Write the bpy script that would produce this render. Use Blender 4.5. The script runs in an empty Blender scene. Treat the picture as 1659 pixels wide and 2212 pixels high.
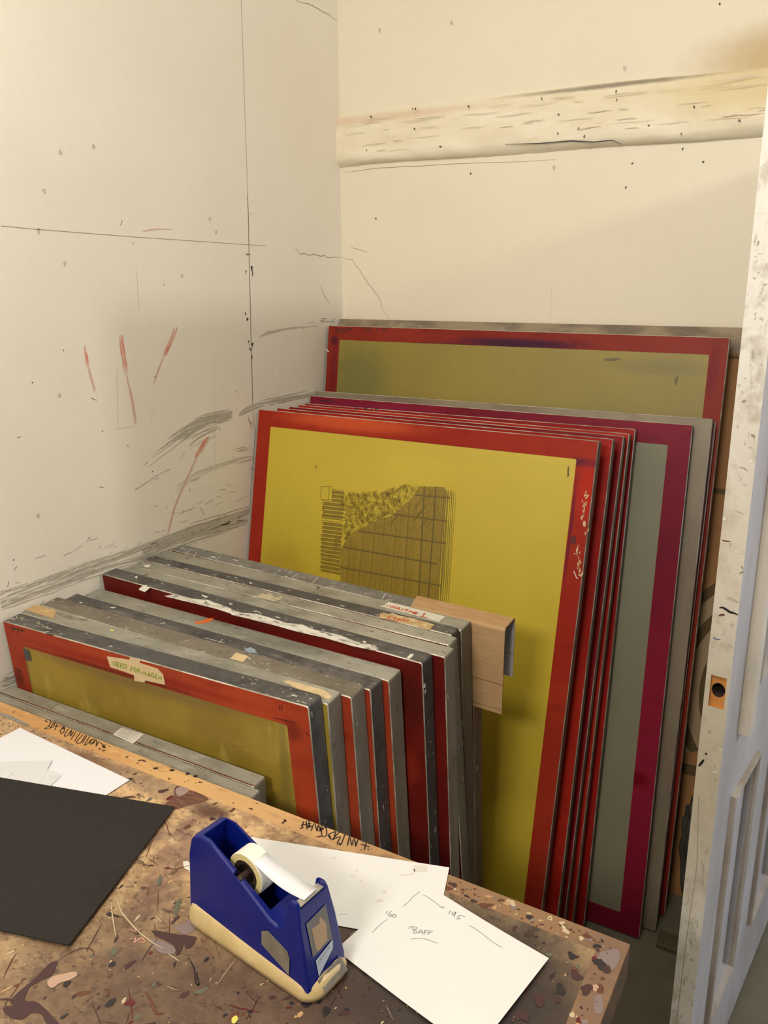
import bpy, bmesh, math, random
from mathutils import Vector, Matrix
C = bpy.context.scene.collection
# ---------------------------------------------------------------- camera, world, lights
cam_d = bpy.data.cameras.new('camera'); cam = bpy.data.objects.new('camera', cam_d); C.objects.link(cam)
cam_d.sensor_fit = 'HORIZONTAL'; cam_d.sensor_width = 36.0; cam_d.lens = 36.0 * 1715.93 / 1659.0
cam_d.clip_start = 0.02
RX, DN, FW = (0.87677, 0.48089, -0.00329), (0.13118, -0.24573, -0.96042), (-0.46267, 0.84164, -0.27853)
m = Matrix((( RX[0], -DN[0], -FW[0]), (RX[1], -DN[1], -FW[1]), (RX[2], -DN[2], -FW[2]))).to_4x4()
m.translation = Vector((0, 0, 1.63)); cam.matrix_world = m
bpy.context.scene.camera = cam
vs = bpy.context.scene.view_settings
vs.view_transform = 'Standard'; vs.look = 'None'; vs.gamma = 1.0; vs.use_curve_mapping = False
vs.exposure = 0.56
w = bpy.data.worlds.new('world'); bpy.context.scene.world = w; w.use_nodes = True
w.node_tree.nodes['Background'].inputs[0].default_value = (1.0, 0.95, 0.88, 1)
w.node_tree.nodes['Background'].inputs[1].default_value = 0.11
def area(name, loc, target, sx, sy, power, col):
    l = bpy.data.lights.new(name, 'AREA'); l.shape = 'RECTANGLE'; l.size = sx; l.size_y = sy; l.energy = power; l.color = col
    o = bpy.data.objects.new(name, l); C.objects.link(o); o.location = loc
    o.rotation_euler = (Vector(target) - Vector(loc)).to_track_quat('-Z', 'Y').to_euler(); return o
area('ceiling_lamp_main', (-0.55, 0.20, 2.80), (-0.85, 1.5, 0.9), 0.9, 0.30, 15, (1.0, 0.935, 0.86))
area('ceiling_lamp_rear', (-0.40, -1.15, 2.40), (-1.0, 1.6, 1.2), 0.6, 0.30, 24, (1.0, 0.935, 0.86))
area('ceiling_lamp_far', (1.75, 1.25, 2.50), (-0.5, 1.9, 1.3), 0.15, 0.15, 11.5, (1.0, 0.91, 0.80))
area('daylight_window', (1.6, 2.0, 1.2), (0.0, 1.75, 0.5), 0.7, 1.2, 9, (0.60, 0.74, 1.0))

# ---------------------------------------------------------------- materials
def lin(c):
    return tuple(((v / 255) / 12.92 if v / 255 <= 0.04045 else ((v / 255 + 0.055) / 1.055) ** 2.4) for v in c) + (1.0,)
MATS = {}
def paint(name, base, layers=(), stains=(), rough=0.6, metal=0.0, bump=0.0, bscale=60, coat=0.0, trans=0.0, spec=0.5):
    """procedural material: base colour, noise layers (scale, colour, lo, hi, strength, stretch), soft edged stains (centre, radii, colour, strength, ragged)"""
    if name in MATS: return MATS[name]
    M = bpy.data.materials.new(name); M.use_nodes = True; nt = M.node_tree; N = nt.nodes; L = nt.links
    b = N['Principled BSDF']; tc = N.new('ShaderNodeTexCoord')
    rgb = N.new('ShaderNodeRGB'); rgb.outputs[0].default_value = lin(base); cur = rgb.outputs[0]
    def mixc(cur, fac, col):
        mx = N.new('ShaderNodeMix'); mx.data_type = 'RGBA'; L.new(fac, mx.inputs[0]); L.new(cur, mx.inputs[6]); mx.inputs[7].default_value = lin(col); return mx.outputs[2]
    seed = 0
    for (sc, col, lo, hi, st, stretch) in layers:
        seed += 1
        mp = N.new('ShaderNodeMapping'); mp.inputs['Scale'].default_value = stretch; mp.inputs['Location'].default_value = (seed * 3.1, seed * 1.7, seed * 2.3)
        L.new(tc.outputs['Object'], mp.inputs[0])
        n = N.new('ShaderNodeTexNoise'); n.inputs['Scale'].default_value = sc; n.inputs['Detail'].default_value = 6; n.inputs['Roughness'].default_value = 0.6
        L.new(mp.outputs[0], n.inputs['Vector'])
        r = N.new('ShaderNodeMapRange'); r.inputs[1].default_value = lo; r.inputs[2].default_value = hi; r.inputs[3].default_value = 0; r.inputs[4].default_value = st; L.new(n.outputs[0], r.inputs[0])
        cur = mixc(cur, r.outputs[0], col)
    for (ctr, rad, col, st, rag) in stains:
        seed += 1
        vm = N.new('ShaderNodeVectorMath'); vm.operation = 'SUBTRACT'; L.new(tc.outputs['Object'], vm.inputs[0]); vm.inputs[1].default_value = ctr
        vd = N.new('ShaderNodeVectorMath'); vd.operation = 'DIVIDE'; L.new(vm.outputs[0], vd.inputs[0]); vd.inputs[1].default_value = rad
        ln = N.new('ShaderNodeVectorMath'); ln.operation = 'LENGTH'; L.new(vd.outputs[0], ln.inputs[0])
        n = N.new('ShaderNodeTexNoise'); n.inputs['Scale'].default_value = 9 / max(min(rad), 0.05) * 0.25; n.inputs['Detail'].default_value = 8; n.inputs['Roughness'].default_value = 0.65; L.new(tc.outputs['Object'], n.inputs['Vector'])
        ad = N.new('ShaderNodeMath'); ad.operation = 'MULTIPLY_ADD'; L.new(n.outputs[0], ad.inputs[0]); ad.inputs[1].default_value = rag; L.new(ln.outputs['Value'], ad.inputs[2])
        r = N.new('ShaderNodeMapRange'); r.interpolation_type = 'SMOOTHSTEP'; r.inputs[1].default_value = 1.0 + rag * 0.5; r.inputs[2].default_value = 0.25 + rag * 0.5; r.inputs[3].default_value = 0; r.inputs[4].default_value = st
        L.new(ad.outputs[0], r.inputs[0]); cur = mixc(cur, r.outputs[0], col)
    L.new(cur, b.inputs['Base Color']); b.inputs['Roughness'].default_value = rough; b.inputs['Metallic'].default_value = metal
    b.inputs['Specular IOR Level'].default_value = spec
    b.inputs['Coat Weight'].default_value = coat; b.inputs['Coat Roughness'].default_value = 0.15
    b.inputs['Transmission Weight'].default_value = trans
    if bump:
        n = N.new('ShaderNodeTexNoise'); n.inputs['Scale'].default_value = bscale; n.inputs['Detail'].default_value = 5; L.new(tc.outputs['Object'], n.inputs['Vector'])
        bp = N.new('ShaderNodeBump'); bp.inputs['Strength'].default_value = bump; bp.inputs['Distance'].default_value = 0.002; L.new(n.outputs[0], bp.inputs['Height']); L.new(bp.outputs[0], b.inputs['Normal'])
    MATS[name] = M; return M
I1 = (1, 1, 1)
wall_paint = paint('wall_paint', (229, 223, 208), [(3, (220, 212, 195), .4, .75, .5, I1), (40, (212, 205, 188), .55, .8, .25, I1)], rough=0.55, bump=0.25, bscale=45)
smudge = paint('rubbed_wall', (226, 220, 204), [(16, (168, 163, 148), .48, .66, .75, (1, .35, 1.6)), (60, (150, 146, 132), .54, .68, .6, (1, .5, 1.5))], rough=.6)
smudge_b = paint('worn_wall_patch', (224, 214, 190), [(12, (198, 190, 170), .45, .66, .6, (1, .5, 1)), (50, (160, 154, 140), .62, .72, .6, (1, .5, 1.5))], rough=.6)
ink = paint('black_marker', (28, 22, 24), rough=0.5)
pencil = paint('pencil', (120, 118, 112), rough=0.7)
crackm = paint('plaster_crack', (148, 136, 114), rough=0.9)
scuff = paint('grey_scuff', (176, 170, 154), [(60, (158, 153, 139), .4, .6, .7, I1)], rough=0.7)
scuffl = paint('faint_grey_scuff', (192, 185, 168), [(60, (180, 174, 157), .4, .65, .6, I1)], rough=0.7)
pinkm = paint('red_crayon', (212, 128, 112), [(60, (214, 176, 154), .4, .6, .9, I1)], rough=0.7)
pinkf = paint('faint_red_crayon', (212, 176, 156), rough=0.7)
redm = paint('red_marker', (196, 60, 38), rough=0.5)
greenm = paint('green_marker', (128, 148, 40), rough=0.5)
white_paint = paint('white_paint', (215, 212, 200), [(50, (190, 186, 172), .45, .7, .6, I1)], rough=0.45)
chipped = paint('chipped_white_paint', (208, 205, 192), [(50, (176, 172, 158), .45, .6, .8, (.5, 1.4, 1)), (110, (92, 90, 86), .56, .62, .9, (.45, 1.3, 1))], rough=0.5)
bare = paint('bare_metal_edge', (196, 190, 174), [(18, (128, 122, 108), .42, .62, .85, I1)], rough=0.35, metal=0.4)
alu = paint('worn_aluminium', (156, 154, 140), [(14, (124, 121, 108), .44, .60, .8, (.5, 1, 1)), (5, (172, 170, 156), .45, .65, .7, (0.5, 1, 1)), (70, (104, 100, 88), .57, .70, .7, (.5, 1, 1)), (34, (186, 182, 168), .60, .68, .6, (.35, 1.3, 1)), (3, (142, 138, 116), .5, .62, .6, I1)], rough=0.42, metal=0.30, bump=.15)
alu_side = paint('shaded_aluminium_side', (124, 117, 102), [(8, (98, 90, 76), .42, .62, .8, (1, 1, .3)), (60, (150, 144, 128), .62, .72, .6, (1, 1, .3)), (30, (84, 78, 68), .58, .68, .6, I1)], rough=0.6, metal=0.15)  # darker, browner copy of the aluminium: shade on the side faces put into the colour
alu_b = paint('brown_grey_aluminium', (128, 120, 105), [(10, (100, 92, 78), .42, .6, .8, (.6, 1, 1)), (60, (170, 164, 148), .62, .72, .8, I1), (90, (70, 64, 55), .6, .7, .7, I1)], rough=0.5, metal=0.25, bump=.2)
tape_dark = paint('dark_tape', (72, 69, 67), [(9, (98, 93, 88), .45, .62, .8, (.4, 1, 1)), (22, (128, 123, 114), .58, .70, .6, (.3, 1.5, 1)), (80, (150, 146, 136), .66, .72, .7, (.5, 1.5, 1)), (25, (48, 46, 46), .5, .65, .7, I1)], rough=0.5, bump=.3)
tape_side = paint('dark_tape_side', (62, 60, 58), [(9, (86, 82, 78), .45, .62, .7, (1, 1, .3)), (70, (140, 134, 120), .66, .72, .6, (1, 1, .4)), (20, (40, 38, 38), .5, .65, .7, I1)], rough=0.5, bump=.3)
tape_grey = paint('grey_cloth_tape', (118, 116, 108), [(18, (96, 94, 88), .42, .6, .8, I1), (45, (172, 168, 156), .6, .68, .8, I1)], rough=0.55, bump=.3)
dull = paint('dull_brown_aluminium', (118, 106, 86), [(7, (98, 84, 68), .42, .65, .8, (1, 1, .35)), (40, (140, 130, 108), .6, .75, .5, I1)], rough=0.5, metal=0.2)
red_or = lambda n, a=(172, 52, 28), b=(140, 34, 22), s=(): paint(n, a, [(4, b, .4, .65, .8, (.5, 1, .5)), (30, (max(a[0]-50, 0), 20, 18), .55, .75, .5, (.4, 1, 1))], s, rough=0.45, spec=0.12)
kraft = paint('cardboard', (178, 144, 100), [(120, (160, 126, 84), .4, .6, .6, (.15, 1, 3)), (6, (176, 138, 98), .4, .7, .5, I1)], rough=0.8)
kraft_in = paint('pale_cardboard_lining', (188, 186, 182), [(20, (168, 166, 160), .4, .6, .6, I1)], rough=0.6)
mask = paint('masking_tape', (202, 180, 138), [(60, (184, 158, 116), .42, .62, .6, I1)], rough=0.6)
mask_w = paint('white_paper_tape', (206, 202, 184), [(60, (182, 178, 160), .5, .68, .6, I1)], rough=0.6)
mask_b = paint('brown_paper_tape', (178, 148, 100), [(60, (206, 182, 136), .5, .6, .8, I1)], rough=0.6)

# ---------------------------------------------------------------- builders
def tag(o, label=None, cat=None, group=None, kind=None):
    if label: o['label'] = label
    if cat: o['category'] = cat
    if group: o['group'] = group
    if kind: o['kind'] = kind
    return o
def empty(name, mat4):
    o = bpy.data.objects.new(name, None); C.objects.link(o); o.matrix_world = mat4; o.empty_display_size = .05; return o
class MB:
    def __init__(s): s.v = []; s.f = []; s.m = []; s.slots = []
    def slot(s, mat):
        if mat not in s.slots: s.slots.append(mat)
        return s.slots.index(mat)
    def face(s, pts, mat, rev=False):
        i = len(s.v); s.v += [tuple(p) for p in pts]; idx = list(range(i, i + len(pts)))
        if rev: idx.reverse()
        s.f.append(idx); s.m.append(s.slot(mat))
    def loft(s, rings, mats, closed=True):
        n = len(rings[0]); base = len(s.v)
        for r in rings: s.v += [tuple(p) for p in r]
        for k in range(len(rings) - 1):
            for j in range(n if closed else n - 1):
                j2 = (j + 1) % n; a = base + k * n
                s.f.append([a + j, a + j2, a + n + j2, a + n + j]); s.m.append(s.slot(mats[k](j) if callable(mats[k]) else mats[k]))
    def box(s, lo, hi, mat, bev=0.0):
        (x0, y0, z0), (x1, y1, z1) = lo, hi; b = bev
        if b <= 0:
            P = [(x0, y0, z0), (x1, y0, z0), (x1, y1, z0), (x0, y1, z0), (x0, y0, z1), (x1, y0, z1), (x1, y1, z1), (x0, y1, z1)]
            i = len(s.v); s.v += P
            for q in ((0, 3, 2, 1), (4, 5, 6, 7), (0, 1, 5, 4), (1, 2, 6, 5), (2, 3, 7, 6), (3, 0, 4, 7)): s.f.append([i + k for k in q]); s.m.append(s.slot(mat))
        else:
            def rg(o, z): return [(x0 + o, y0 + o, z), (x1 - o, y0 + o, z), (x1 - o, y1 - o, z), (x0 + o, y1 - o, z)]
            R = [rg(b, z0), rg(0, z0 + b), rg(0, z1 - b), rg(b, z1)]
            s.loft(R, [mat] * 3); s.face(R[0], mat, True); s.face(R[-1], mat)
    def prism(s, poly, axis, a, b, mat, capmat=None, bev=0):
        """polygon in the two other axes swept along axis from a to b"""
        def P(q, t): 
            return {'x': (t, q[0], q[1]), 'y': (q[0], t, q[1]), 'z': (q[0], q[1], t)}[axis]
        s.loft([[P(q, a) for q in poly], [P(q, b) for q in poly]], [mat])
        s.face([P(q, a) for q in poly], capmat or mat, True); s.face([P(q, b) for q in poly], capmat or mat)
    def strip(s, pts, width, nrm, mat, off=0.0004, taper=False):
        """painted or drawn stroke following a polyline on a surface with normal nrm"""
        nrm = Vector(nrm).normalized(); P = [Vector(p) + nrm * off for p in pts]; n = len(P); Lf = []; Rt = []
        for i in range(n):
            d = (P[min(i + 1, n - 1)] - P[max(i - 1, 0)])
            if d.length < 1e-9: d = Vector((1, 0, 0))
            sd = nrm.cross(d.normalized()); wd = width if not callable(width) else width(i / (n - 1))
            if taper: wd *= max(.25, math.sin(math.pi * (0.12 + 0.76 * i / (n - 1))))
            Lf.append(P[i] + sd * wd / 2); Rt.append(P[i] - sd * wd / 2)
        b = len(s.v); k = s.slot(mat)
        for l, r in zip(Lf, Rt): s.v += [tuple(l), tuple(r)]
        for i in range(n - 1): s.f.append([b + 2 * i + 1, b + 2 * i + 3, b + 2 * i + 2, b + 2 * i]); s.m.append(k)
    def disc(s, c, ax, ay, rx, ry, ang, mat, off, rnd, rag=.15, n=12):
        ax = Vector(ax); ay = Vector(ay); nn = ax.cross(ay); pts = []; p1, p2, p3 = (rnd.uniform(0, 6.28) for _ in range(3)); n = max(n, 10) + (6 if max(rx, ry) > .004 else 0)
        for i in range(n):
            t = 2 * math.pi * i / n; q = 1 + rag * (.7 * math.sin(2 * t + p1) + .6 * math.sin(3 * t + p2) + .35 * math.sin(5 * t + p3)); a, b = rx * math.cos(t) * q, ry * math.sin(t) * q
            pts.append(Vector(c) + ax * (a * math.cos(ang) - b * math.sin(ang)) + ay * (a * math.sin(ang) + b * math.cos(ang)) + nn * off)
        s.face(pts, mat)
    def build(s, name, parent=None, smooth=False, fix=False, xf=None):
        me = bpy.data.meshes.new(name); me.from_pydata([xf(p) for p in s.v] if xf else s.v, [], s.f)
        for mt in s.slots: me.materials.append(mt)
        me.polygons.foreach_set('material_index', s.m); 
        if smooth: me.polygons.foreach_set('use_smooth', [True] * len(s.f))
        if fix:
            bm = bmesh.new(); bm.from_mesh(me); bmesh.ops.remove_doubles(bm, verts=bm.verts, dist=1e-6); bmesh.ops.recalc_face_normals(bm, faces=bm.faces); bm.to_mesh(me); bm.free()
        me.update(); o = bpy.data.objects.new(name, me); C.objects.link(o)
        if parent: o.parent = parent
        return o
def smooth_path(p, k=5):
    """Catmull-Rom through the listed points"""
    p = [Vector(q) for q in p]; out = []
    for i in range(len(p) - 1):
        a, b, c, d = p[max(i - 1, 0)], p[i], p[i + 1], p[min(i + 2, len(p) - 1)]
        for j in range(k):
            t = j / k; out.append(0.5 * ((2 * b) + (c - a) * t + (2 * a - 5 * b + 4 * c - d) * t * t + (-a + 3 * b - 3 * c + d) * t ** 3))
    return out + [p[-1]]
def jitter(p, rnd, a, k=4):
    out = []
    for i in range(len(p) - 1):
        for j in range(k):
            t = j / k; q = Vector(p[i]).lerp(Vector(p[i + 1]), t)
            if i or j: q += Vector([rnd.uniform(-a, a) if abs(Vector(p[0])[c] - Vector(p[-1])[c]) + a > 0 else 0 for c in range(len(q))])
            out.append(q)
    return out + [Vector(p[-1])]
def rrect(x0, z0, x1, z1, r, n=4):
    pts = []
    for (cx, cz, a0) in ((x1 - r, z1 - r, 0), (x0 + r, z1 - r, 90), (x0 + r, z0 + r, 180), (x1 - r, z0 + r, 270)):
        for i in range(n + 1):
            t = math.radians(a0 + 90 * i / n); pts.append((cx + r * math.cos(t), cz + r * math.sin(t)))
    return pts
# ---------------------------------------------------------------- the room
SH = 0.0003
wl = MB()
wl.box((-1.55, -1.2, -.02), (-1.38, 2.4, 2.85), wall_paint)
rnd = random.Random(4)
def WL(y, z): return (-1.38, y, z)
def wl_s(pts, wd, mt, sm=True, tp=True, off=SH):
    P = [WL(*p) for p in pts]; P = smooth_path(P) if sm and len(P) > 2 else P; wl.strip(P, wd, (1, 0, 0), mt, off, tp)
wl_s([(1.033, 1.732), (1.111, 1.73), (1.365, 1.727), (1.768, 1.725), (1.846, 1.725)], .0012, crackm, False, False)
wl_s([(1.79, 2.358), (1.778, 1.872), (1.767, 1.593), (1.755, 1.299)], .0028, scuffl, False, False)
wl_s([(1.778, 1.85), (1.763, 1.521), (1.755, 1.295)], .0016, crackm, False, False)
for pts in ([(1.758, 1.302), (1.758, 1.229), (1.72, 1.017)], [(1.983, 1.724), (2.01, 1.707), (2.099, 1.709), (2.173, 1.701), (2.232, 1.705)], [(2.115, 1.622), (2.13, 1.593), (2.161, 1.565)], [(2.029, 2.36), (2.143, 2.369), (2.236, 2.362)]):
    wl_s(jitter(pts, rnd, .0035, 4), .0022, crackm, False)
# black chips along the board joint
for c in [(1.754, 1.656), (1.78, 1.666), (1.782, 1.654), (1.766, 1.701), (1.75, 1.475), (1.767, 1.467), (1.756, 1.454), (1.762, 1.433), (1.744, 1.549), (1.75, 1.534)]:
    wl.disc(WL(*c), (0, 1, 0), (0, 0, 1), rnd.uniform(.0018, .0035), rnd.uniform(.002, .008), rnd.uniform(-.3, .3), ink, SH, rnd, .4, 8)
for pts in ([(1.751, 1.48), (1.754, 1.454)], [(1.77, 1.474), (1.765, 1.454)], [(1.198, 1.391), (1.214, 1.384)], [(1.196, 1.194), (1.208, 1.189)], [(1.007, 1.336), (1.016, 1.337)], [(1.361, 1.717), (1.361, 1.711)], [(1.328, 1.749), (1.335, 1.76)], [(1.754, 1.7), (1.777, 1.7)], [(1.516, 1.065), (1.529, 1.041)], [(1.61, 1.259), (1.612, 1.252)], [(0.945, 1.055), (0.9414, 1.044)], [(2.014, 1.498), (2.015, 1.491)], [(1.287, 1.273), (1.292, 1.267)]):
    wl_s(pts, .0028, ink, False)
for c in [(1.058, 1.439), (1.687, 1.347), (0.9625, 1.095), (1.154, 1.087), (1.447, 1.625), (1.359, 1.195), (1.788, 1.803), (1.142, 1.496), (1.392, 1.417), (1.221, 1.315)]: wl.disc(WL(*c), (0, 1, 0), (0, 0, 1), .0012, .0018, 0, ink, SH, rnd, .4, 7)
# crayon strokes
for pts, a, b in (([(1.198, 1.502), (1.199, 1.478), (1.201, 1.458)], .010, pinkm), ([(1.201, 1.458), (1.205, 1.433), (1.212, 1.403)], .007, pinkf), ([(1.302, 1.518), (1.302, 1.484), (1.307, 1.43)], .016, pinkm), ([(1.307, 1.43), (1.315, 1.378), (1.321, 1.315)], .010, pinkf),
                  ([(1.475, 1.526), (1.454, 1.494), (1.428, 1.462)], .015, pinkm), ([(1.428, 1.462), (1.408, 1.435), (1.388, 1.401)], .005, pinkf), ([(1.569, 1.245), (1.543, 1.226), (1.515, 1.2)], .024, pinkm), ([(1.515, 1.2), (1.468, 1.145), (1.421, 1.086), (1.386, 1.014)], .008, pinkf), ([(1.393, 1.74), (1.435, 1.747), (1.486, 1.749)], .008, pinkf)):
    r_c = random.Random(len(pts) * 7 + int(a * 1e4)); P_c = smooth_path([WL(*p) for p in pts], 10)
    for k_c in range(7):
        i0 = r_c.randint(0, len(P_c) // 3) if k_c > 1 else 0; i1 = r_c.randint(2 * len(P_c) // 3, len(P_c)) if k_c > 1 else len(P_c); off_c = r_c.uniform(-.38, .38) * a
        wl.strip([p + Vector((0, off_c + r_c.uniform(-.0006, .0006), 0)) for p in P_c[i0:i1]], a * .28, (1, 0, 0), b if k_c % 3 else pinkf, SH + .00003 * k_c, True)
# rubbing bands left by the screens
def band(pts, wd, n, mt, seed, along=.7):
    if n > 25: wl.strip(smooth_path([WL(*p) for p in pts], 8), wd * 2.0, (1, 0, 0), smudge, SH * .6, True)
    r = random.Random(seed); P = smooth_path([WL(*p) for p in pts], 8); m_ = len(P)
    for i in range(n):
        L_ = r.uniform(.06, along); a = r.uniform(-.05, 1 - L_ * .6); i0 = max(0, int(a * m_)); i1 = min(m_, max(i0 + 3, int((a + L_) * m_)))
        o = r.gauss(0, wd / 2.2); o2 = o + r.gauss(0, wd / 8); seg = P[i0:i1]
        if len(seg) < 3: continue
        q = [p + Vector((0, 0, o + (o2 - o) * k / len(seg) + r.uniform(-.0012, .0012))) for k, p in enumerate(seg)]
        wl.strip(q, r.uniform(.001, .004), (1, 0, 0), mt if r.random() < .6 else scuffl, SH + r.uniform(0, .0002), True)
band([(0.9207, 1.022), (1.015, 1.018), (1.144, 1.016), (1.306, 1.009), (1.47, 1.008), (1.708, 0.994)], .026, 80, scuff, 1, .4)
band([(1.306, 1.009), (1.429, 1.011), (1.557, 1.008), (1.719, 1.004)], .014, 70, scuff, 2)
band([(1.429, 1.008), (1.555, 0.9933), (1.707, 0.9778)], .012, 30, scuff, 3)
band([(1.331, 1.221), (1.393, 1.245), (1.506, 1.276), (1.665, 1.284)], .012, 14, scuff, 5, .9)
band([(1.456, 1.261), (1.54, 1.288), (1.665, 1.293)], .016, 26, scuff, 6, .6)
band([(1.45, 1.206), (1.511, 1.24), (1.607, 1.26)], .016, 12, scuff, 7, .6)
band([(1.299, 1.16), (1.355, 1.175), (1.416, 1.184)], .008, 6, scuff, 8, .8)
band([(1.434, 1.129), (1.544, 1.152), (1.752, 1.154)], .010, 10, scuffl, 9, .9)
band([(1.656, 1.188), (1.704, 1.188), (1.754, 1.188)], .012, 9, scuffl, 10, .8)
band([(1.693, 1.283), (1.763, 1.298), (1.889, 1.297), (2.054, 1.297)], .010, 34, scuff, 11, .6)
band([(1.798, 1.488), (1.903, 1.5), (2.095, 1.502)], .012, 12, scuffl, 12, .8)
band([(2.101, 1.512), (2.192, 1.512)], .012, 10, scuff, 13, .8)
band([(1.731, 1.271), (1.748, 1.243)], .012, 10, scuff, 14, .8)
band([(0.894, 0.8497), (0.9587, 0.8438)], .03, 24, scuff, 15, .8)
for k in range(60):
    r_ = rnd; y_ = r_.uniform(.95, 1.75); z_ = .97 + (y_ - .9) * .05 + r_.uniform(-.03, .12)
    wl.strip([WL(y_, z_), WL(y_ + r_.uniform(.004, .03), z_ + r_.uniform(-.006, .008))], r_.uniform(.0008, .002), (1, 0, 0), r_.choice([scuff, scuffl]), SH + .0003)
for pts in ([(0.9867, 1.033), (1.025, 1.032)], [(0.9867, 1.033), (0.9877, 1.018)], [(1.257, 1.314), (1.317, 1.312)], [(1.279, 1.447), (1.266, 1.316)], [(1.364, 1.657), (1.359, 1.567)], [(1.605, 1.44), (1.581, 1.147)], [(1.113, 1.037), (1.191, 1.029)], [(1.381, 1.341), (1.362, 1.313)], [(1.978, 1.547), (1.98, 1.532)]):
    wl_s(pts, .0022, scuffl, False)
for c in [(1.032, 1.169), (1.119, 1.406), (1.115, 1.727), (1.622, 1.78), (1.643, 1.75), (1.169, 1.667), (1.509, 1.644)] + [(1.139, 1.802), (1.274, 1.899), (1.188, 1.877)]:
    wl.disc(WL(*c), (0, 1, 0), (0, 0, 1), .004, .005, 0, scuffl, SH, rnd, .2, 10)
tag(wl.build('wall_left'), kind='structure')

wall_back = paint('back_wall_paint', (222, 213, 190), [(3, (214, 204, 179), .4, .75, .5, I1), (40, (208, 198, 174), .55, .8, .2, I1)],
                  [((-.12, 2.24, 2.13), (.34, .3, .10), (176, 146, 84), .75, .35)], rough=0.55, bump=0.25, bscale=45)
wb = MB()
wb.box((-1.38, 2.24, -.02), (1.9, 2.4, 2.85), wall_back)
def WB(x, z): return (x, 2.24, z)
def wb_s(pts, wd, mt, tp=True): wb.strip([WB(*p) for p in pts], wd, (0, -1, 0), mt, SH, tp)
for pts in ([(-1.382, 1.704), (-1.343, 1.695), (-1.307, 1.656), (-1.277, 1.614), (-1.248, 1.586), (-1.235, 1.552), (-1.208, 1.517)], [(-1.348, 1.736), (-1.285, 1.717)], [(-1.372, 1.952), (-1.274, 1.954), (-1.119, 1.954), (-0.7043, 1.942)]):
    wb_s(jitter(pts, rnd, .002, 4), .0018, crackm)
for c in [(-0.5376, 2.141), (-0.7072, 1.922), (-1.016, 2.307), (-1.24, 2.319)]: wb.disc(WB(*c), (1, 0, 0), (0, 0, 1), .005, .006, 0, scuffl, SH, rnd, .2, 10)
for c in [(-0.5012, 1.919), (-0.3293, 1.911), (-0.3278, 2.253), (-0.513, 1.862), (-0.381, 1.944), (-0.9483, 1.922)] + [(-1.256, 1.814)]: wb.disc(WB(*c), (1, 0, 0), (0, 0, 1), .0025, .003, 0, ink, SH, rnd, .3, 8)
wb_s([(-0.6958, 1.614), (-0.6934, 1.526)], .0012, scuffl); wb_s([(-0.6973, 1.93), (-0.6929, 1.878)], .0012, scuffl)
tag(wb.build('wall_back'), kind='structure')

# timber rail painted over, standing proud of the back wall, hewn and uneven
beam_m = paint('old_painted_beam', (226, 217, 192), [(18, (212, 198, 164), .45, .7, .7, (.25, 1, 1)), (90, (200, 182, 144), .62, .75, .6, (.3, 1, 1.5))],
               [((-1.25, 2.2, 2.09), (.5, .3, .018), (205, 178, 150), .6, .4), ((-.55, 2.2, 2.105), (.36, .3, .010), (118, 108, 92), .8, .5), ((-.1, 2.2, 2.06), (.5, .3, .09), (206, 184, 128), .7, .4)], rough=0.55, bump=0.9, bscale=26)
beam_c = paint('beam_split', (182, 166, 132), rough=.8)
bb = MB(); rb = random.Random(9); NX = 150; rows = []
for (z, d) in ((1.962, .0), (1.965, .008), (1.971, .0155), (1.978, .0205), (1.986, .023), (2.004, .0235), (2.025, .022), (2.045, .021), (2.065, .020), (2.082, .017), (2.094, .0125), (2.102, .009), (2.108, .004), (2.111, .0)):
    ring = []
    for i in range(NX + 1):
        x = -1.38 + 3.28 * i / NX; t = .0028 * math.sin(x * 23 + z * 60) + .0022 * math.sin(x * 57 + z * 140) + rb.uniform(-.0016, .0016)
        zz = z + .0025 * math.sin(x * 9 + d * 100) + (0.004 * math.sin(x * 4.3) if z < 2.0 else .003 * math.sin(x * 6)) + rb.uniform(-.0008, .0008)
        ring.append((x, 2.2405 - max(0, d + (t * .5 if d > .008 else 0)), zz))
    rows.append(ring)
bb.loft(rows, [beam_m] * 13, closed=False)
def BM(x, z, d=.0262): return (x, 2.24 - d, z)
for c in [(-0.7424, 2.089), (-0.5494, 2.086), (-0.5464, 2.067), (-1.111, 2.099), (-1.12, 2.1), (-1.114, 2.048), (-1.256, 2.092), (-0.6941, 2.001), (-0.6233, 1.989), (-0.3834, 1.975), (-0.3594, 2.033), (-0.4629, 2.001), (-0.6394, 2.009), (-1.032, 1.995), (-0.2538, 1.993), (-0.9488, 2.09), (-1.272, 2.003), (-0.6945, 2.047)]:
    bb.disc(BM(*c), (1, 0, 0), (0, 0, 1), rb.uniform(.0015, .003), rb.uniform(.002, .0035), 0, ink, 0, rb, .4, 8)
for k in range(60):
    x_ = rb.uniform(-1.36, .1); z_ = rb.uniform(1.995, 2.09); l_ = rb.uniform(.02, .12)
    bb.strip([BM(x_ + l_ * t, z_ + rb.uniform(-.0015, .0015)) for t in (0, .25, .5, .75, 1)], rb.uniform(.0008, .002), (0, -1, 0), rb.choice([scuffl, scuffl, beam_c]), 0, True)
bb.strip([BM(*p, .026) for p in [(-0.8393, 1.986), (-0.739, 1.981), (-0.6587, 1.981), (-0.5959, 1.973), (-0.5504, 1.974), (-0.5271, 1.963)]], .003, (0, -1, 0), ink, .0, True)
tag(bb.build('trim_1', fix=True, smooth=True), kind='structure')

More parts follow.
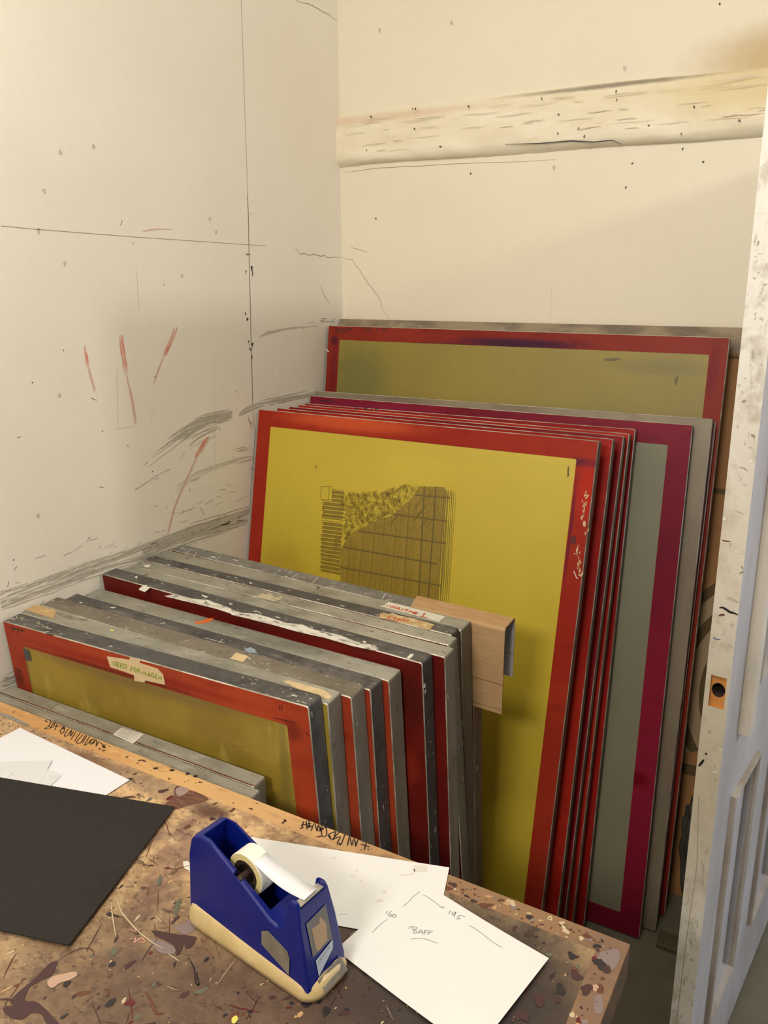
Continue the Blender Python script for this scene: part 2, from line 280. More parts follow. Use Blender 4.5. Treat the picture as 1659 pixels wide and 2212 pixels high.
floor_m = paint('concrete_floor', (108, 103, 84), [(6, (92, 87, 68), .4, .65, .8, I1), (50, (96, 90, 72), .6, .75, .5, I1)], rough=0.75, bump=.2)
fl = MB(); fl.box((-1.38, -1.2, -.12), (3.2, 2.24, 0), floor_m); tag(fl.build('floor'), kind='structure')
ceil_m = paint('ceiling_paint', (226, 220, 206), [(3, (216, 210, 194), .4, .7, .5, I1)], rough=.7)
ce = MB(); ce.box((-1.38, -1.2, 2.85), (3.2, 2.4, 2.95), ceil_m); tag(ce.build('ceiling'), kind='structure')

# ---------------------------------------------------------------- silkscreen frames
def screen(name, F, label, group, top_m, side_m, face_m, mesh_m, bar=.043, bar_b=None, rad=.005, cat='silkscreen', chamf=.0016, extra=None, mesh_name='mesh', taper_side=None):
    O, U, V, NN, w_, h_, k_, T = F
    M4 = Matrix(((U[0], NN[0], V[0]), (U[1], NN[1], V[1]), (U[2], NN[2], V[2]))).to_4x4(); M4.translation = Vector(O)
    root = empty(name, M4); tag(root, label, cat, group)
    zb = max(0, T * -NN[2] / V[2]) + .0005
    def xf(p): return (p[0] + k_ * (p[2] - h_) / h_, p[1], p[2])
    mb = MB(); c = chamf; n = 4; prof = [(bar, T), (c, T), (0, T - c), (0, c), (c, 0), (bar, 0), (bar, T)]
    rings = []
    for (o, d) in prof:
        inner = o >= bar
        r = max(rad - o, .0004) if not inner else .004
        rings.append([(x, d, z) for (x, z) in rrect(o, zb + o, w_ - o, h_ - o, r, n)])
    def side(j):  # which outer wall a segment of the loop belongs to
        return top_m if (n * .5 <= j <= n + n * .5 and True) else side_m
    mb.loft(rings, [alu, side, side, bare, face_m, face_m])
    if extra: extra(mb, w_, h_)
    fo = mb.build('frame', root, xf=xf)
    bm = bmesh.new(); bm.from_mesh(fo.data); bmesh.ops.remove_doubles(bm, verts=bm.verts, dist=1e-7)
    bmesh.ops.recalc_face_normals(bm, faces=bm.faces)
    bm.to_mesh(fo.data); bm.free()
    if mesh_m:
        q = MB(); g = bar - .0006; q.box((g, .0006, zb + g), (w_ - g, .0012, h_ - g), mesh_m); q.build(mesh_name, root, xf=xf)
    root['dims'] = (w_, h_, k_, T)
    return root, xf
def marks(mb, strokes, wd, mt, off=.0005, front=True, tp=False):
    for s_ in strokes:
        if front: mb.strip([(p[0], 0, p[1]) for p in s_], wd, (0, -1, 0), mt, off, tp)
        else: mb.strip([(p[0], p[1], 0) for p in s_], wd, (0, 0, 1), mt, off, tp)
FR = {'C1': ((-1.37252, 0.95228, -0.00009), (0.99986, 0.01655, 0.00011), (0.00053, -0.03891, 0.99924), (-0.01654, 0.99911, 0.03892), 0.7250, 0.9838, -0.0433, 0.040),
      'C2': ((-1.39137, 0.99584, 0.01516), (0.99971, 0.01429, -0.01941), (0.01997, -0.04005, 0.99900), (-0.01350, 0.99910, 0.04032), 0.7346, 0.9698, -0.0460, 0.043),
      'C3': ((-1.39865, 1.04172, 0.02210), (0.99955, 0.01262, -0.02714), (0.02764, -0.04120, 0.99877), (-0.01149, 0.99907, 0.04153), 0.7527, 0.9641, -0.0615, 0.045),
      'C4': ((-1.39216, 1.09421, 0.01688), (0.99977, 0.00590, -0.02078), (0.02102, -0.04296, 0.99886), (-0.00500, 0.99906, 0.04308), 0.7630, 0.9592, -0.0489, 0.043),
      'C5': ((-1.38040, 1.15504, 0.00764), (0.99986, -0.01355, -0.00937), (0.00876, -0.04486, 0.99895), (0.01395, 0.99890, 0.04473), 0.7751, 0.9594, -0.0396, 0.045),
      'B1': ((-1.39305, 1.21113, 0.01944), (0.99950, -0.02208, -0.02243), (0.02149, -0.04199, 0.99889), (0.02299, 0.99887, 0.04149), 0.8153, 0.9797, -0.0513, 0.040),
      'B2': ((-1.38398, 1.25490, 0.01163), (0.99966, -0.02261, -0.01321), (0.01223, -0.04279, 0.99901), (0.02316, 0.99883, 0.04249), 0.8402, 0.9793, -0.0399, 0.040),
      'B3': ((-1.37990, 1.30157, 0.00819), (0.99967, -0.02411, -0.00916), (0.00803, -0.04637, 0.99889), (0.02451, 0.99863, 0.04616), 0.8294, 0.9829, -0.0653, 0.036),
      'B4': ((-1.37943, 1.34135, 0.00761), (0.99966, -0.02445, -0.00872), (0.00753, -0.04804, 0.99882), (0.02484, 0.99855, 0.04784), 0.8180, 0.9856, -0.0552, 0.034),
      'B5': ((-1.38185, 1.38001, 0.00976), (0.99958, -0.02678, -0.01135), (0.01003, -0.04892, 0.99875), (0.02730, 0.99844, 0.04863), 0.8216, 0.9815, -0.0377, 0.046),
      'B6': ((-1.38689, 1.43698, 0.01421), (0.99950, -0.02677, -0.01655), (0.01525, -0.04814, 0.99872), (0.02753, 0.99848, 0.04770), 0.8218, 0.9760, -0.0367, 0.042),
      'R1': ((-1.37726, 1.52004, 0.00000), (0.99978, -0.02096, 0.00000), (0.00401, 0.19110, 0.98156), (0.02057, 0.98135, -0.19114), 0.9542, 1.3132, -0.0020, 0.028),
      'R2': ((-1.37886, 1.57946, 0.00000), (0.99969, -0.02481, 0.00000), (0.00524, 0.21101, 0.97747), (0.02425, 0.97717, -0.21108), 0.9673, 1.3105, -0.0187, 0.025),
      'R3': ((-1.37647, 1.62520, 0.00000), (0.99988, -0.01537, 0.00000), (0.00341, 0.22203, 0.97503), (0.01498, 0.97492, -0.22206), 0.9761, 1.3097, -0.0131, 0.025),
      'R4': ((-1.37766, 1.68542, 0.00000), (0.99979, -0.02040, 0.00000), (0.00434, 0.21257, 0.97714), (0.01994, 0.97693, -0.21261), 0.9802, 1.3059, -0.0203, 0.025),
      'R5': ((-1.36838, 1.72103, -0.00308), (0.99999, -0.00102, 0.00305), (-0.00277, 0.21017, 0.97766), (0.00164, 0.97766, -0.21017), 0.9830, 1.3083, -0.0268, 0.025),
      'M': ((-1.37265, 1.76200, 0.00058), (1.00000, 0.00000, -0.00050), (0.00049, 0.20202, 0.97938), (-0.00010, 0.97938, -0.20202), 1.1106, 1.3217, -0.0364, 0.021),
      'G': ((-1.37078, 1.80600, -0.00109), (1.00000, 0.00000, 0.00093), (-0.00091, 0.18844, 0.98208), (0.00018, 0.98208, -0.18844), 1.1508, 1.3320, -0.0267, 0.022),
      'H': ((-1.37630, 1.84300, 0.00392), (0.99999, 0.00000, -0.00332), (0.00326, 0.18428, 0.98287), (-0.00061, 0.98287, -0.18428), 1.1559, 1.3187, -0.0251, 0.013),
      'A2': ((-1.37662, 1.87200, 0.00369), (1.00000, 0.00000, -0.00309), (0.00304, 0.17694, 0.98422), (-0.00055, 0.98422, -0.17694), 1.1598, 1.5203, -0.0340, 0.028),
      'D2': ((-1.37460, 0.88003, 0.00203), (0.99999, -0.00310, -0.00310), (0.00310, -0.00004, 1.00000), (0.00310, 1.00000, 0.00003), 0.6450, 0.8400, -0.0096, 0.032),
      'D1': ((-1.37455, 0.84503, 0.00203), (0.99999, -0.00303, -0.00303), (0.00303, -0.00003, 1.00000), (0.00303, 1.00000, 0.00003), 0.6600, 0.8400, -0.0095, 0.033)}
dark_red = paint('dark_red_lacquer', (92, 20, 18), [(8, (64, 12, 14), .4, .62, .8, (.4, 1, .6)), (40, (140, 46, 24), .6, .74, .5, I1)], rough=.35)
GP = 'silkscreens leaning in the corner'

# big screen nearest the back wall
a2_face = red_or('big_screen_red', (132, 44, 30), (112, 28, 24), [((.62, 0, 1.487), (.26, .1, .020), (52, 22, 48), .92, .7), ((.42, 0, 1.475), (.22, .1, .008), (60, 22, 40), .8, .6), ((.03, 0, 1.2), (.016, .1, .6), (88, 20, 36), .5, .6), ((1.13, 0, 1.44), (.02, .1, .1), (104, 20, 34), .6, .5), ((.0254, 0, 1.475), (.02, .1, .02), (52, 20, 36), .7, .5)])
a2_mesh = paint('olive_mesh_back', (140, 122, 40), [(3, (124, 108, 38), .4, .65, .8, I1), (260, (122, 110, 38), .4, .6, .5, I1)], [((.12, 0, 1.36), (.16, .1, .16), (92, 92, 42), .7, .6), ((1.0, 0, 1.44), (.2, .1, .03), (100, 90, 42), .4, .6)], rough=.5)
def a2x(mb, w_, h_):
    for s_ in ([(0.0312, 1.511), (0.0332, 1.499)], [(0.0411, 1.51), (0.0392, 1.504), (0.0442, 1.499), (0.0496, 1.504), (0.0457, 1.511), (0.0411, 1.51)], [(0.056, 1.511), (0.053, 1.504), (0.058, 1.499), (0.0645, 1.504), (0.0617, 1.511), (0.056, 1.511)],
               [(0.0684, 1.514), (0.0752, 1.514), (0.0718, 1.514), (0.0724, 1.506)], [(0.0775, 1.514), (0.0789, 1.51), (0.0846, 1.511), (0.0843, 1.514), (0.0856, 1.505)],
               [(0.1271, 1.515), (0.1325, 1.518), (0.1372, 1.515), (0.1289, 1.505), (0.1389, 1.506)], [(0.1405, 1.515), (0.1458, 1.518), (0.1505, 1.515), (0.1423, 1.506), (0.1533, 1.507)], [(0.1723, 1.518), (0.1731, 1.507)], [(0.1899, 1.517), (0.1906, 1.508)], [(0.1976, 1.517), (0.1968, 1.512), (0.2077, 1.512), (0.2073, 1.518), (0.2091, 1.508)]):
        marks(mb, [s_], .0022, ink)
    marks(mb, [[(-0.0048, 1.447), (0.0075, 1.439)]], .003, white_paint)
a2, xf = screen('silkscreen', FR['A2'], 'largest red-bordered silkscreen, purple ink stain on its top bar, in front of the brown board', GP, bare, dull, a2_face, a2_mesh, bar=.043, extra=a2x)
a2m = [c for c in a2.children if c.name.startswith('mesh')][0]
def add_on(obj, fn, xf_):
    """append drawn marks to an existing part mesh"""
    mb = MB(); fn(mb); bm = bmesh.new(); bm.from_mesh(obj.data); base = len(obj.data.materials)
    for mt in mb.slots: obj.data.materials.append(mt)
    vv = [bm.verts.new(xf_(p)) for p in mb.v]
    for f_, k in zip(mb.f, mb.m):
        try: ff = bm.faces.new([vv[i] for i in f_]); ff.material_index = base + k
        except ValueError: pass
    bm.to_mesh(obj.data); bm.free()
olive_d = paint('dark_emulsion_line', (112, 94, 26), rough=.5)
olive_dd = paint('dark_emulsion_mark', (92, 78, 32), rough=.5)
olive_t = paint('thin_emulsion', (142, 118, 34), [(120, (128, 106, 30), .4, .6, .6, I1)], rough=.5)
def a2mx(mb):
    r = random.Random(2)
    for c, rx, rz, a in (([(0.8805, 1.455)][0], .022, .004, .05), ([(1.046, 1.41)][0], .004, .012, 0)): mb.disc((c[0], 0, c[1]), (1, 0, 0), (0, 0, 1), rx, rz, a, olive_dd, -.0002, r, .2, 14)
add_on(a2m, a2mx, xf)

# thin dark red frame, mostly hidden, then the bare frame, then the magenta one
screen('silkscreen', FR['H'], 'narrow dark red screen edge visible between the bare metal frame and the largest screen', GP, dull, dull, dark_red, a2_mesh, bar=.04)
g_face = paint('bare_frame_face', (126, 114, 92), [(6, (108, 92, 76), .42, .62, .9, (1, 1, .4)), (30, (146, 138, 108), .6, .72, .5, (1, 1, .5))], rough=.5, metal=.15)
def gx(mb, w_, h_):
    for y in (.009, .020): mb.strip([(.0, y, h_), (w_ - .004, y, h_)], .0012, (0, 0, 1), crackm, .0003)
screen('silkscreen', FR['G'], 'bare unpainted metal frame directly behind the magenta silkscreen', GP, paint('bare_top', (160, 150, 128), [(20, (146, 124, 108), .42, .6, .8, (.3, 1, 1))], rough=.45, metal=.2), dull, g_face, a2_mesh, bar=.043, extra=gx)
m_face = red_or('magenta_lacquer', (126, 24, 44), (98, 14, 32), [((1.085, 0, .42), (.05, .1, .03), (100, 0, 12), .9, .3), ((.2, 0, 1.30), (.3, .1, .02), (110, 28, 56), .5, .4)])
m_mesh = paint('grey_green_mesh', (120, 116, 92), [(3, (110, 106, 82), .4, .65, .6, I1), (260, (112, 110, 90), .4, .6, .4, I1)], rough=.55)
def mx(mb, w_, h_):
    for s_ in ([(0.0355, 1.311), (0.0482, 1.311)], [(0.0413, 1.312), (0.0405, 1.307)], [(0.0517, 1.31), (0.0609, 1.31)], [(0.0562, 1.312), (0.0554, 1.307)], [(0.0643, 1.31), (0.0746, 1.31)], [(0.0768, 1.31), (0.0894, 1.309)], [(0.0837, 1.31), (0.0829, 1.306)]): marks(mb, [s_], .003, ink)
screen('silkscreen', FR['M'], 'magenta-bordered silkscreen with a grey-green mesh, standing behind the stack of red screens', GP, bare, dull, m_face, m_mesh, bar=.053, extra=mx)

# five red screens stacked against each other
y_mesh = paint('yellow_emulsion_mesh', (190, 168, 50), [(2.2, (174, 152, 40), .4, .66, .7, I1), (300, (178, 152, 40), .4, .6, .4, I1)], [((.12, 0, .86), (.13, .1, .14), (160, 132, 34), .6, .6), ((.5, 0, 1.25), (.6, .1, .03), (176, 154, 44), .4, .5)], rough=.45)
specs = [('R5', 'hindmost of the five stacked red screens, a date in black on its top bar', (150, 30, 24)), ('R4', 'fourth red screen from the front of the red stack, thin orange-red edge', (168, 44, 26)),
         ('R3', 'third red screen from the front of the red stack, crimson edge', (134, 22, 30)), ('R2', 'second red screen of the red stack, directly behind the yellow screen with the drawing', (156, 38, 22))]
for key, lab, col in specs:
    def rx(mb, w_, h_, key=key):
        if key == 'R5':
            for s_ in ([(0.1794, 1.307), (0.1829, 1.304), (0.1859, 1.307)], [(0.188, 1.307), (0.1884, 1.303)], [(0.2117, 1.307), (0.2169, 1.309), (0.2203, 1.307), (0.2133, 1.302), (0.2217, 1.303)], [(0.2361, 1.309), (0.2367, 1.302)], [(0.255, 1.31), (0.2478, 1.308), (0.248, 1.306), (0.2555, 1.304), (0.2495, 1.301)]): marks(mb, [s_], .0028, ink)
    screen('silkscreen', FR[key], lab, GP, bare, dull, red_or('red_lacquer_' + key, col, (col[0] - 30, 18, 18)), y_mesh, bar=.045, extra=rx)
r1_face = red_or('front_red_lacquer', (154, 48, 28), (132, 32, 20), [((.30, 0, 1.30), (.30, .1, .030), (190, 82, 44), .7, .5), ((.93, 0, 1.262), (.06, .1, .014), (70, 26, 44), .85, .6), ((.915, 0, 1.1), (.006, .1, .18), (92, 26, 40), .8, .3), ((.5, 0, 1.267), (.5, .1, .004), (96, 26, 28), .7, .4), ((.045, 0, .8), (.02, .1, .14), (130, 20, 22), .6, .4), ((.94, 0, 1.2), (.03, .1, .1), (176, 38, 26), .6, .4)])
def r1x(mb, w_, h_):
    r = random.Random(21)
    for c in [(0.9375, 1.189), (0.9421, 1.181), (0.936, 1.161), (0.939, 1.155), (0.938, 1.138), (0.9458, 1.124), (0.9501, 1.108), (0.9365, 1.069), (0.9408, 1.054), (0.9437, 1.041), (0.9422, 1.033), (0.9473, 1.017), (0.9497, 1.008)]:
        for j in range(3): mb.disc((c[0] + r.gauss(0, .002), 0, c[1] + r.gauss(0, .006)), (1, 0, 0), (0, 0, 1), r.uniform(.0008, .0022), r.uniform(.0015, .006), r.uniform(-.3, .3), r.choice([mask, mask_b, mask_b]), .0003 + .0001 * j, r, .4, 9)
    for s_ in ([(0.9296, 1.054), (0.9306, 1.056), (0.9319, 1.054)], [(0.9342, 1.016), (0.9344, 1.012), (0.9382, 1.008), (0.9407, 1.002), (0.9449, 0.9998)]): marks(mb, [s_], .0018, white_paint)
    mb.disc(([(0.924, 1.085)][0][0], 0, [(0.924, 1.085)][0][1]), (1, 0, 0), (0, 0, 1), .006, .011, 0, dark_red, .0004, r, .2, 12)
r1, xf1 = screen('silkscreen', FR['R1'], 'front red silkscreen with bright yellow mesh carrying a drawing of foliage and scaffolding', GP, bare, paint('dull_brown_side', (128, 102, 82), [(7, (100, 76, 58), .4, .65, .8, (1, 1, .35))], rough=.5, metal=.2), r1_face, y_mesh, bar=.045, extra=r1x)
r1m = [c for c in r1.children if c.name.startswith('mesh')][0]
def drawing(mb):
    r = random.Random(77)
    def P(p): return (p[0], .0006, p[1])
    def st(pts, wd=.0012, mt=olive_d, off=.0004): mb.strip([P(p) for p in pts], wd, (0, -1, 0), mt, off)
    def fillp(pts, mt, off=.0002): mb.face([(p[0], .0006 - off, p[1]) for p in pts], mt)
    # tinted ground of the building and of the fence
    bld = [(0.5195, 1.159), (0.5897, 1.166), (0.5995, 1.152), (0.6001, 1.052), (0.6023, 0.9767), (0.6029, 0.8696), (0.3097, 0.8116), (0.3149, 0.8868), (0.3068, 0.9671), (0.3397, 1.015), (0.3631, 1.03), (0.409, 1.057), (0.4546, 1.077), (0.4781, 1.103), (0.5095, 1.133)]
    fillp(bld, olive_t)
    # leaf outlines: canopy polygon, leaves drawn as small almonds
    can = [(0.3012, 1.117), (0.3293, 1.118), (0.3716, 1.126), (0.4192, 1.132), (0.4474, 1.145), (0.4724, 1.157), (0.5153, 1.158), (0.5095, 1.133), (0.4781, 1.103), (0.4546, 1.077), (0.409, 1.057), (0.3631, 1.03), (0.34, 1.013), (0.3185, 0.9771), (0.3106, 1.024), (0.3136, 1.057), (0.2945, 1.089)]
    def inside(x, y, pg):
        c = False
        for i in range(len(pg)):
            (x1, y1), (x2, y2) = pg[i], pg[i - 1]
            if (y1 > y) != (y2 > y) and x < (x2 - x1) * (y - y1) / (y2 - y1) + x1: c = not c
        return c
    xs = [p[0] for p in can]; zs = [p[1] for p in can]; k = 0
    while k < 620:
        x, z = r.uniform(min(xs), max(xs)), r.uniform(min(zs), max(zs))
        if not inside(x, z, can): continue
        k += 1; a = math.pi * (.5 * math.sin(x * 25) + .5 * math.sin(z * 31)) + r.uniform(-.7, .7); L_ = .0105; W_ = .0026
        ca, sa = math.cos(a), math.sin(a)
        pt = lambda t, s: (x + ca * t * L_ - sa * s * W_, z + sa * t * L_ + ca * s * W_)
        st([pt(-.5, 0), pt(-.15, 1), pt(.2, .8), pt(.5, 0)], .00065); st([pt(-.5, 0), pt(-.1, -1), pt(.25, -.8), pt(.5, 0)], .00065)
    # lantern shape at the left top
    for pts in ([(0.2317, 1.124), (0.2621, 1.127), (0.2659, 1.121), (0.267, 1.094), (0.2609, 1.091), (0.2335, 1.089), (0.2298, 1.093), (0.2303, 1.122), (0.2317, 1.124)], [(0.2542, 1.125), (0.2568, 1.109), (0.2544, 1.091)]): st(pts, .0016)
    # fence slats
    A, B = [(0.2375, 1.115), (0.3026, 1.119)], [(0.2487, 0.8859), (0.3149, 0.8868)]
    n_ = 44
    for i in range(n_):
        t = i / (n_ - 1)
        if .33 < t < .36 or t > .955: continue
        l = Vector(A[0]).lerp(Vector(B[0]), t); q = Vector(A[1]).lerp(Vector(B[1]), t)
        if t < .12: l = l.lerp(q, .45)
        l.x += r.uniform(-.003, .003); q.x += r.uniform(-.004, .003); o = Vector((0, .0030)); st([l + o, q + o], .0012); st([l - o * .3, q - o * .3], .0012)
        if i % 2: fillp([l + o, q + o, q - o * .3, l - o * .3], olive_t, .0001)
    for a_, b_ in (([(0.2376, 1.087), (0.2463, 1.042)]), ([(0.2457, 1.048), (0.3159, 1.05)]), ([(0.2464, 1.041), (0.3166, 1.043)])): st([a_, b_], .0014)
    for pts in ([(0.2886, 0.99), (0.3028, 0.9909), (0.3046, 0.9572), (0.2888, 0.956), (0.2886, 0.99)], [(0.2929, 0.9785), (0.2986, 0.9788), (0.2987, 0.9658), (0.2936, 0.9655), (0.2929, 0.9785)]): st(pts, .0013)
    # scaffold poles, ledgers and braces
    hz = ([(0.512, 1.136), (0.6083, 1.141)], [(0.4544, 1.079), (0.6084, 1.083)], [(0.3578, 1.021), (0.6104, 1.028)], [(0.3159, 0.9718), (0.5916, 0.9728)], [(0.312, 0.9163), (0.6112, 0.921)], [(0.3142, 0.862), (0.6084, 0.8707)])
    for l in hz: st(l, .0030, olive_dd, .0006); st([(p[0], p[1] + .0035) for p in l], .0009)
    vt = ([(0.5362, 1.161), (0.5512, 0.8646)], [(0.5679, 1.164), (0.5777, 0.8698)], [(0.4984, 1.116), (0.5074, 0.856)], [(0.4656, 1.084), (0.4698, 0.8486)], [(0.4319, 1.067), (0.4375, 0.8422)], [(0.4036, 1.051), (0.4076, 0.8364)], [(0.3719, 1.034), (0.3712, 0.8292)], [(0.3349, 1.001), (0.3342, 0.822)], [(0.5903, 1.161), (0.6051, 0.8752)], [(0.6019, 1.155), (0.6105, 0.9018)], [(0.596, 1.159), (0.6106, 0.8762)])
    for i, l in enumerate(vt):
        st(l, .0038 if i < 3 else .0022, olive_dd if i < 2 else olive_d, .0005)
        for d_ in (.0060, .012, .0165, .022): st([(p[0] + d_ + r.uniform(-.001, .001), p[1]) for p in l], .0008, olive_d, .0004)
    for k in range(46):
        c = Vector(bld[9]).lerp(Vector(bld[2]), r.random()); x, z = r.uniform(bld[10][0], bld[2][0]), r.uniform(bld[10][1] + .02, bld[0][1])
        if inside(x, z, bld) and inside(x + .02, z + .03, bld):
            if k % 2: st([(x, z), (x + .02, z + .03)], .0022); st([(x + .003, z - .001), (x + .023, z + .029)], .0012)
            else: st([(x, z), (x + .012, z), (x + .012, z + .018), (x, z + .018), (x, z)], .001)
    k = 0
    while k < 500:
        x, z = r.uniform(bld[10][0], bld[2][0]), r.uniform(bld[10][1], bld[0][1]); k += 1
        if inside(x, z, bld) and inside(x + .006, z + .008, bld): st([(x, z), (x + .006 * r.choice([-1, 1]), z + .008)], .0006, olive_d, .0003)
    for c in [(0.2075, 1.174)]: mb.disc(P(c), (1, 0, 0), (0, 0, 1), .004, .004, 0, olive_t, .0003, r, .2, 10)
    for c in [(0.8931, 1.242), (0.894, 1.233)]: mb.disc(P(c), (1, 0, 0), (0, 0, 1), .0022, .008, 0, olive_dd, .0005, r, .3, 10)
add_on(r1m, drawing, xf1)
# ---------------------------------------------------------------- shorter screens standing on the floor behind the table
GC = 'screens in the front stack behind the table'
GB = 'screens in the taller metal stack'
def tape_piece(root, xf, pts, mt, name='tape', top=True, th=.0005, strokes=(), smt=None, swd=.0016, label=None):
    mb = MB(); h_ = root['dims'][1]
    if top: a = [(p[0], p[1], h_ + .0003) for p in pts]; b = [(p[0], p[1], h_ + .0003 + th) for p in pts]
    else: a = [(p[0], -.0003, p[1]) for p in pts]; b = [(p[0], -.0003 - th, p[1]) for p in pts]
    mb.loft([a, b], [mt]); mb.face(a, mt, True); mb.face(b, mt)
    for s_ in strokes:
        if top: mb.strip([(p[0], p[1], h_ + .0003 + th) for p in s_], swd, (0, 0, 1), smt, .0003)
        else: mb.strip([(p[0], -.0003 - th, p[1]) for p in s_], swd, (0, -1, 0), smt, .0003)
    o = mb.build(name, root, xf=xf)
    if label: o['label'] = label
    return o
def speck(cols, n, seed, smin=.001, smax=.006, x0=0.0, x1=1.0, stretch=1.6):
    def f(mb, w_, h_):
        r = random.Random(seed); T = .038
        for i in range(int(n * .6)):
            s_ = smin + (smax - smin) * r.random() ** 4; x = w_ * r.uniform(max(x0, .01), min(x1, .99))
            mb.disc((x, r.uniform(.003, T - .005), h_), (1, 0, 0), (0, 1, 0), s_ * stretch * .75, s_ * .42, r.uniform(-.5, .5), r.choice(cols), .0002 + .0002 * r.random(), r, .45, 8)
        for i in range(n // 8):
            z = h_ * (1 - .5 * r.random()); s_ = smin + (smax - smin) * r.random() ** 3
            mb.disc((w_, r.uniform(.004, T - .006), z), (0, 1, 0), (0, 0, 1), s_ * .5, s_, 0, r.choice(cols), .0003, r, .45, 8)
    return f
def both(*fs):
    def f(mb, w_, h_):
        for q in fs: q(mb, w_, h_)
    return f
def topmarks(strokes, wd, mt, off=.0006):
    def f(mb, w_, h_):
        for s_ in strokes: mb.strip([(p[0], p[1], h_) for p in s_], wd, (0, 0, 1), mt, off, True)
    return f
def toppoly(polys, mt, off=.0004):
    def f(mb, w_, h_):
        for i, q in enumerate(polys): mb.face([(p[0], p[1], h_ + off + .0001 * i) for p in q], mt)
    return f
orange = paint('orange_ink', (205, 104, 44), rough=.5)
yellow_p = paint('yellow_ink', (206, 200, 90), rough=.5)
blue_p = paint('pale_blue_ink', (134, 150, 162), rough=.5)
brown_st = paint('brown_stain', (112, 104, 84), [(60, (140, 134, 112), .45, .6, .7, I1)], rough=.6)
c_red = red_or('front_stack_red', (160, 64, 36), (118, 36, 26), [((.34, 0, .955), (.4, .1, .014), (120, 30, 24), .6, .6), ((.30, 0, .942), (.30, .1, .006), (70, 26, 24), .7, .6), ((.69, 0, .93), (.03, .1, .03), (96, 30, 26), .7, .6), ((.02, 0, .86), (.02, .1, .03), (60, 24, 22), .6, .6), ((.71, 0, .6), (.03, .1, .30), (196, 66, 30), .6, .3)])
c_mesh = paint('olive_yellow_mesh', (150, 126, 44), [(4, (126, 102, 34), .42, .60, .9, I1), (9, (184, 164, 80), .54, .64, .8, (1, 1, .4)), (16, (172, 150, 66), .60, .66, .6, (.25, 1, 1.6)), (280, (138, 116, 40), .4, .6, .5, I1)], [((.35, 0, .935), (.4, .1, .030), (112, 92, 44), .8, .6), ((.67, 0, .8), (.015, .1, .5), (122, 106, 44), .8, .6), ((.052, 0, .8), (.008, .1, .4), (118, 106, 40), .8, .6)], rough=.5)
def c1x(mb, w_, h_):
    for s_ in ([(0.0199, 0.9734), (0.032, 0.9745)], [(0.032, 0.9745), (0.0269, 0.9668)], [(0.0339, 0.9741), (0.0457, 0.9745)], [(0.0457, 0.9745), (0.0399, 0.9645)], [(0.0498, 0.9753), (0.0603, 0.9747)], [(0.0548, 0.9757), (0.0527, 0.9716)], [(0.1255, 0.9829), (0.1466, 0.9839)], [(0.0076, 0.8801), (0.027, 0.8779)]): marks(mb, [s_], .0024, ink)
    for s_ in ([(0.6695, 0.9738), (0.667, 0.9639), (0.6716, 0.9642), (0.6733, 0.9733)], [(0.7138, 0.9353), (0.7229, 0.9303)], [(0.6527, 0.9445), (0.6958, 0.9471)]): marks(mb, [s_], .0018, dark_red)
c1, xc1 = screen('silkscreen', FR['C1'], 'frontmost low screen with orange-red border and a masking tape note in green writing', GC, tape_dark, tape_side, c_red, c_mesh, bar=.046,
    extra=both(c1x, speck([white_paint, alu, mask], 70, 5, .0008, .004), speck([alu, bare, brown_st], 60, 6, .002, .008, .0, .16), speck([bare, alu], 60, 7, .001, .006, .80, 1.0)))
NT = [(0.2843, 0.971), (0.3418, 0.9776), (0.3441, 0.9828), (0.3685, 0.9839), (0.3671, 0.9769), (0.4073, 0.9758), (0.4193, 0.9672), (0.4206, 0.9467), (0.3725, 0.9434), (0.3708, 0.9389), (0.345, 0.9359), (0.3466, 0.9478), (0.314, 0.9494), (0.2881, 0.95)]
tape_piece(c1, xc1, NT, mask, 'masking_tape_note', False, strokes=(
    [(0.2976, 0.9547), (0.2979, 0.964), (0.303, 0.9563), (0.3034, 0.9659)], [(0.3091, 0.9652), (0.3062, 0.9557)], [(0.308, 0.9643), (0.314, 0.965)], [(0.3071, 0.96), (0.3113, 0.9603)], [(0.3062, 0.9557), (0.312, 0.9557)], [(0.3174, 0.9652), (0.3145, 0.9556)], [(0.3172, 0.9644), (0.3223, 0.965)], [(0.3163, 0.9602), (0.3205, 0.9605)], [(0.3145, 0.9556), (0.3203, 0.9557)], [(0.3258, 0.9658), (0.3229, 0.9563), (0.3311, 0.9596), (0.333, 0.9648), (0.3258, 0.9658)],
    [(0.3434, 0.9639), (0.3396, 0.9535)], [(0.3434, 0.9639), (0.3484, 0.9644)], [(0.3417, 0.9594), (0.3458, 0.9598)], [(0.3517, 0.9645), (0.3478, 0.9575), (0.3524, 0.9559), (0.3569, 0.9624), (0.3517, 0.9645)], [(0.358, 0.956), (0.3607, 0.9654), (0.3654, 0.9645), (0.3606, 0.9606), (0.3637, 0.956)],
    [(0.3683, 0.9548), (0.3714, 0.9622), (0.3734, 0.9564), (0.3779, 0.9628), (0.3771, 0.9546)], [(0.381, 0.9542), (0.386, 0.9634), (0.3875, 0.9551)], [(0.3824, 0.9572), (0.3873, 0.9577)], [(0.3979, 0.9637), (0.3922, 0.9629), (0.3892, 0.9555), (0.3946, 0.9549), (0.397, 0.9588), (0.3938, 0.9587)], [(0.4056, 0.9629), (0.4008, 0.9624), (0.3985, 0.9545), (0.404, 0.9545)], [(0.4, 0.9582), (0.404, 0.9585)], [(0.4072, 0.9546), (0.4095, 0.9625), (0.4119, 0.9545), (0.4157, 0.9627)]), smt=greenm, swd=.0022, label='masking tape note lettered in green')
tape_piece(c1, xc1, [(0.0476, 0.9333), (0.0605, 0.934), (0.0646, 0.9313), (0.0656, 0.9106), (0.0503, 0.9081), (0.0475, 0.9156)], paint('grey_tab', (62, 64, 60), rough=.5), 'corner_tape', False, label='dark grey tape tab')
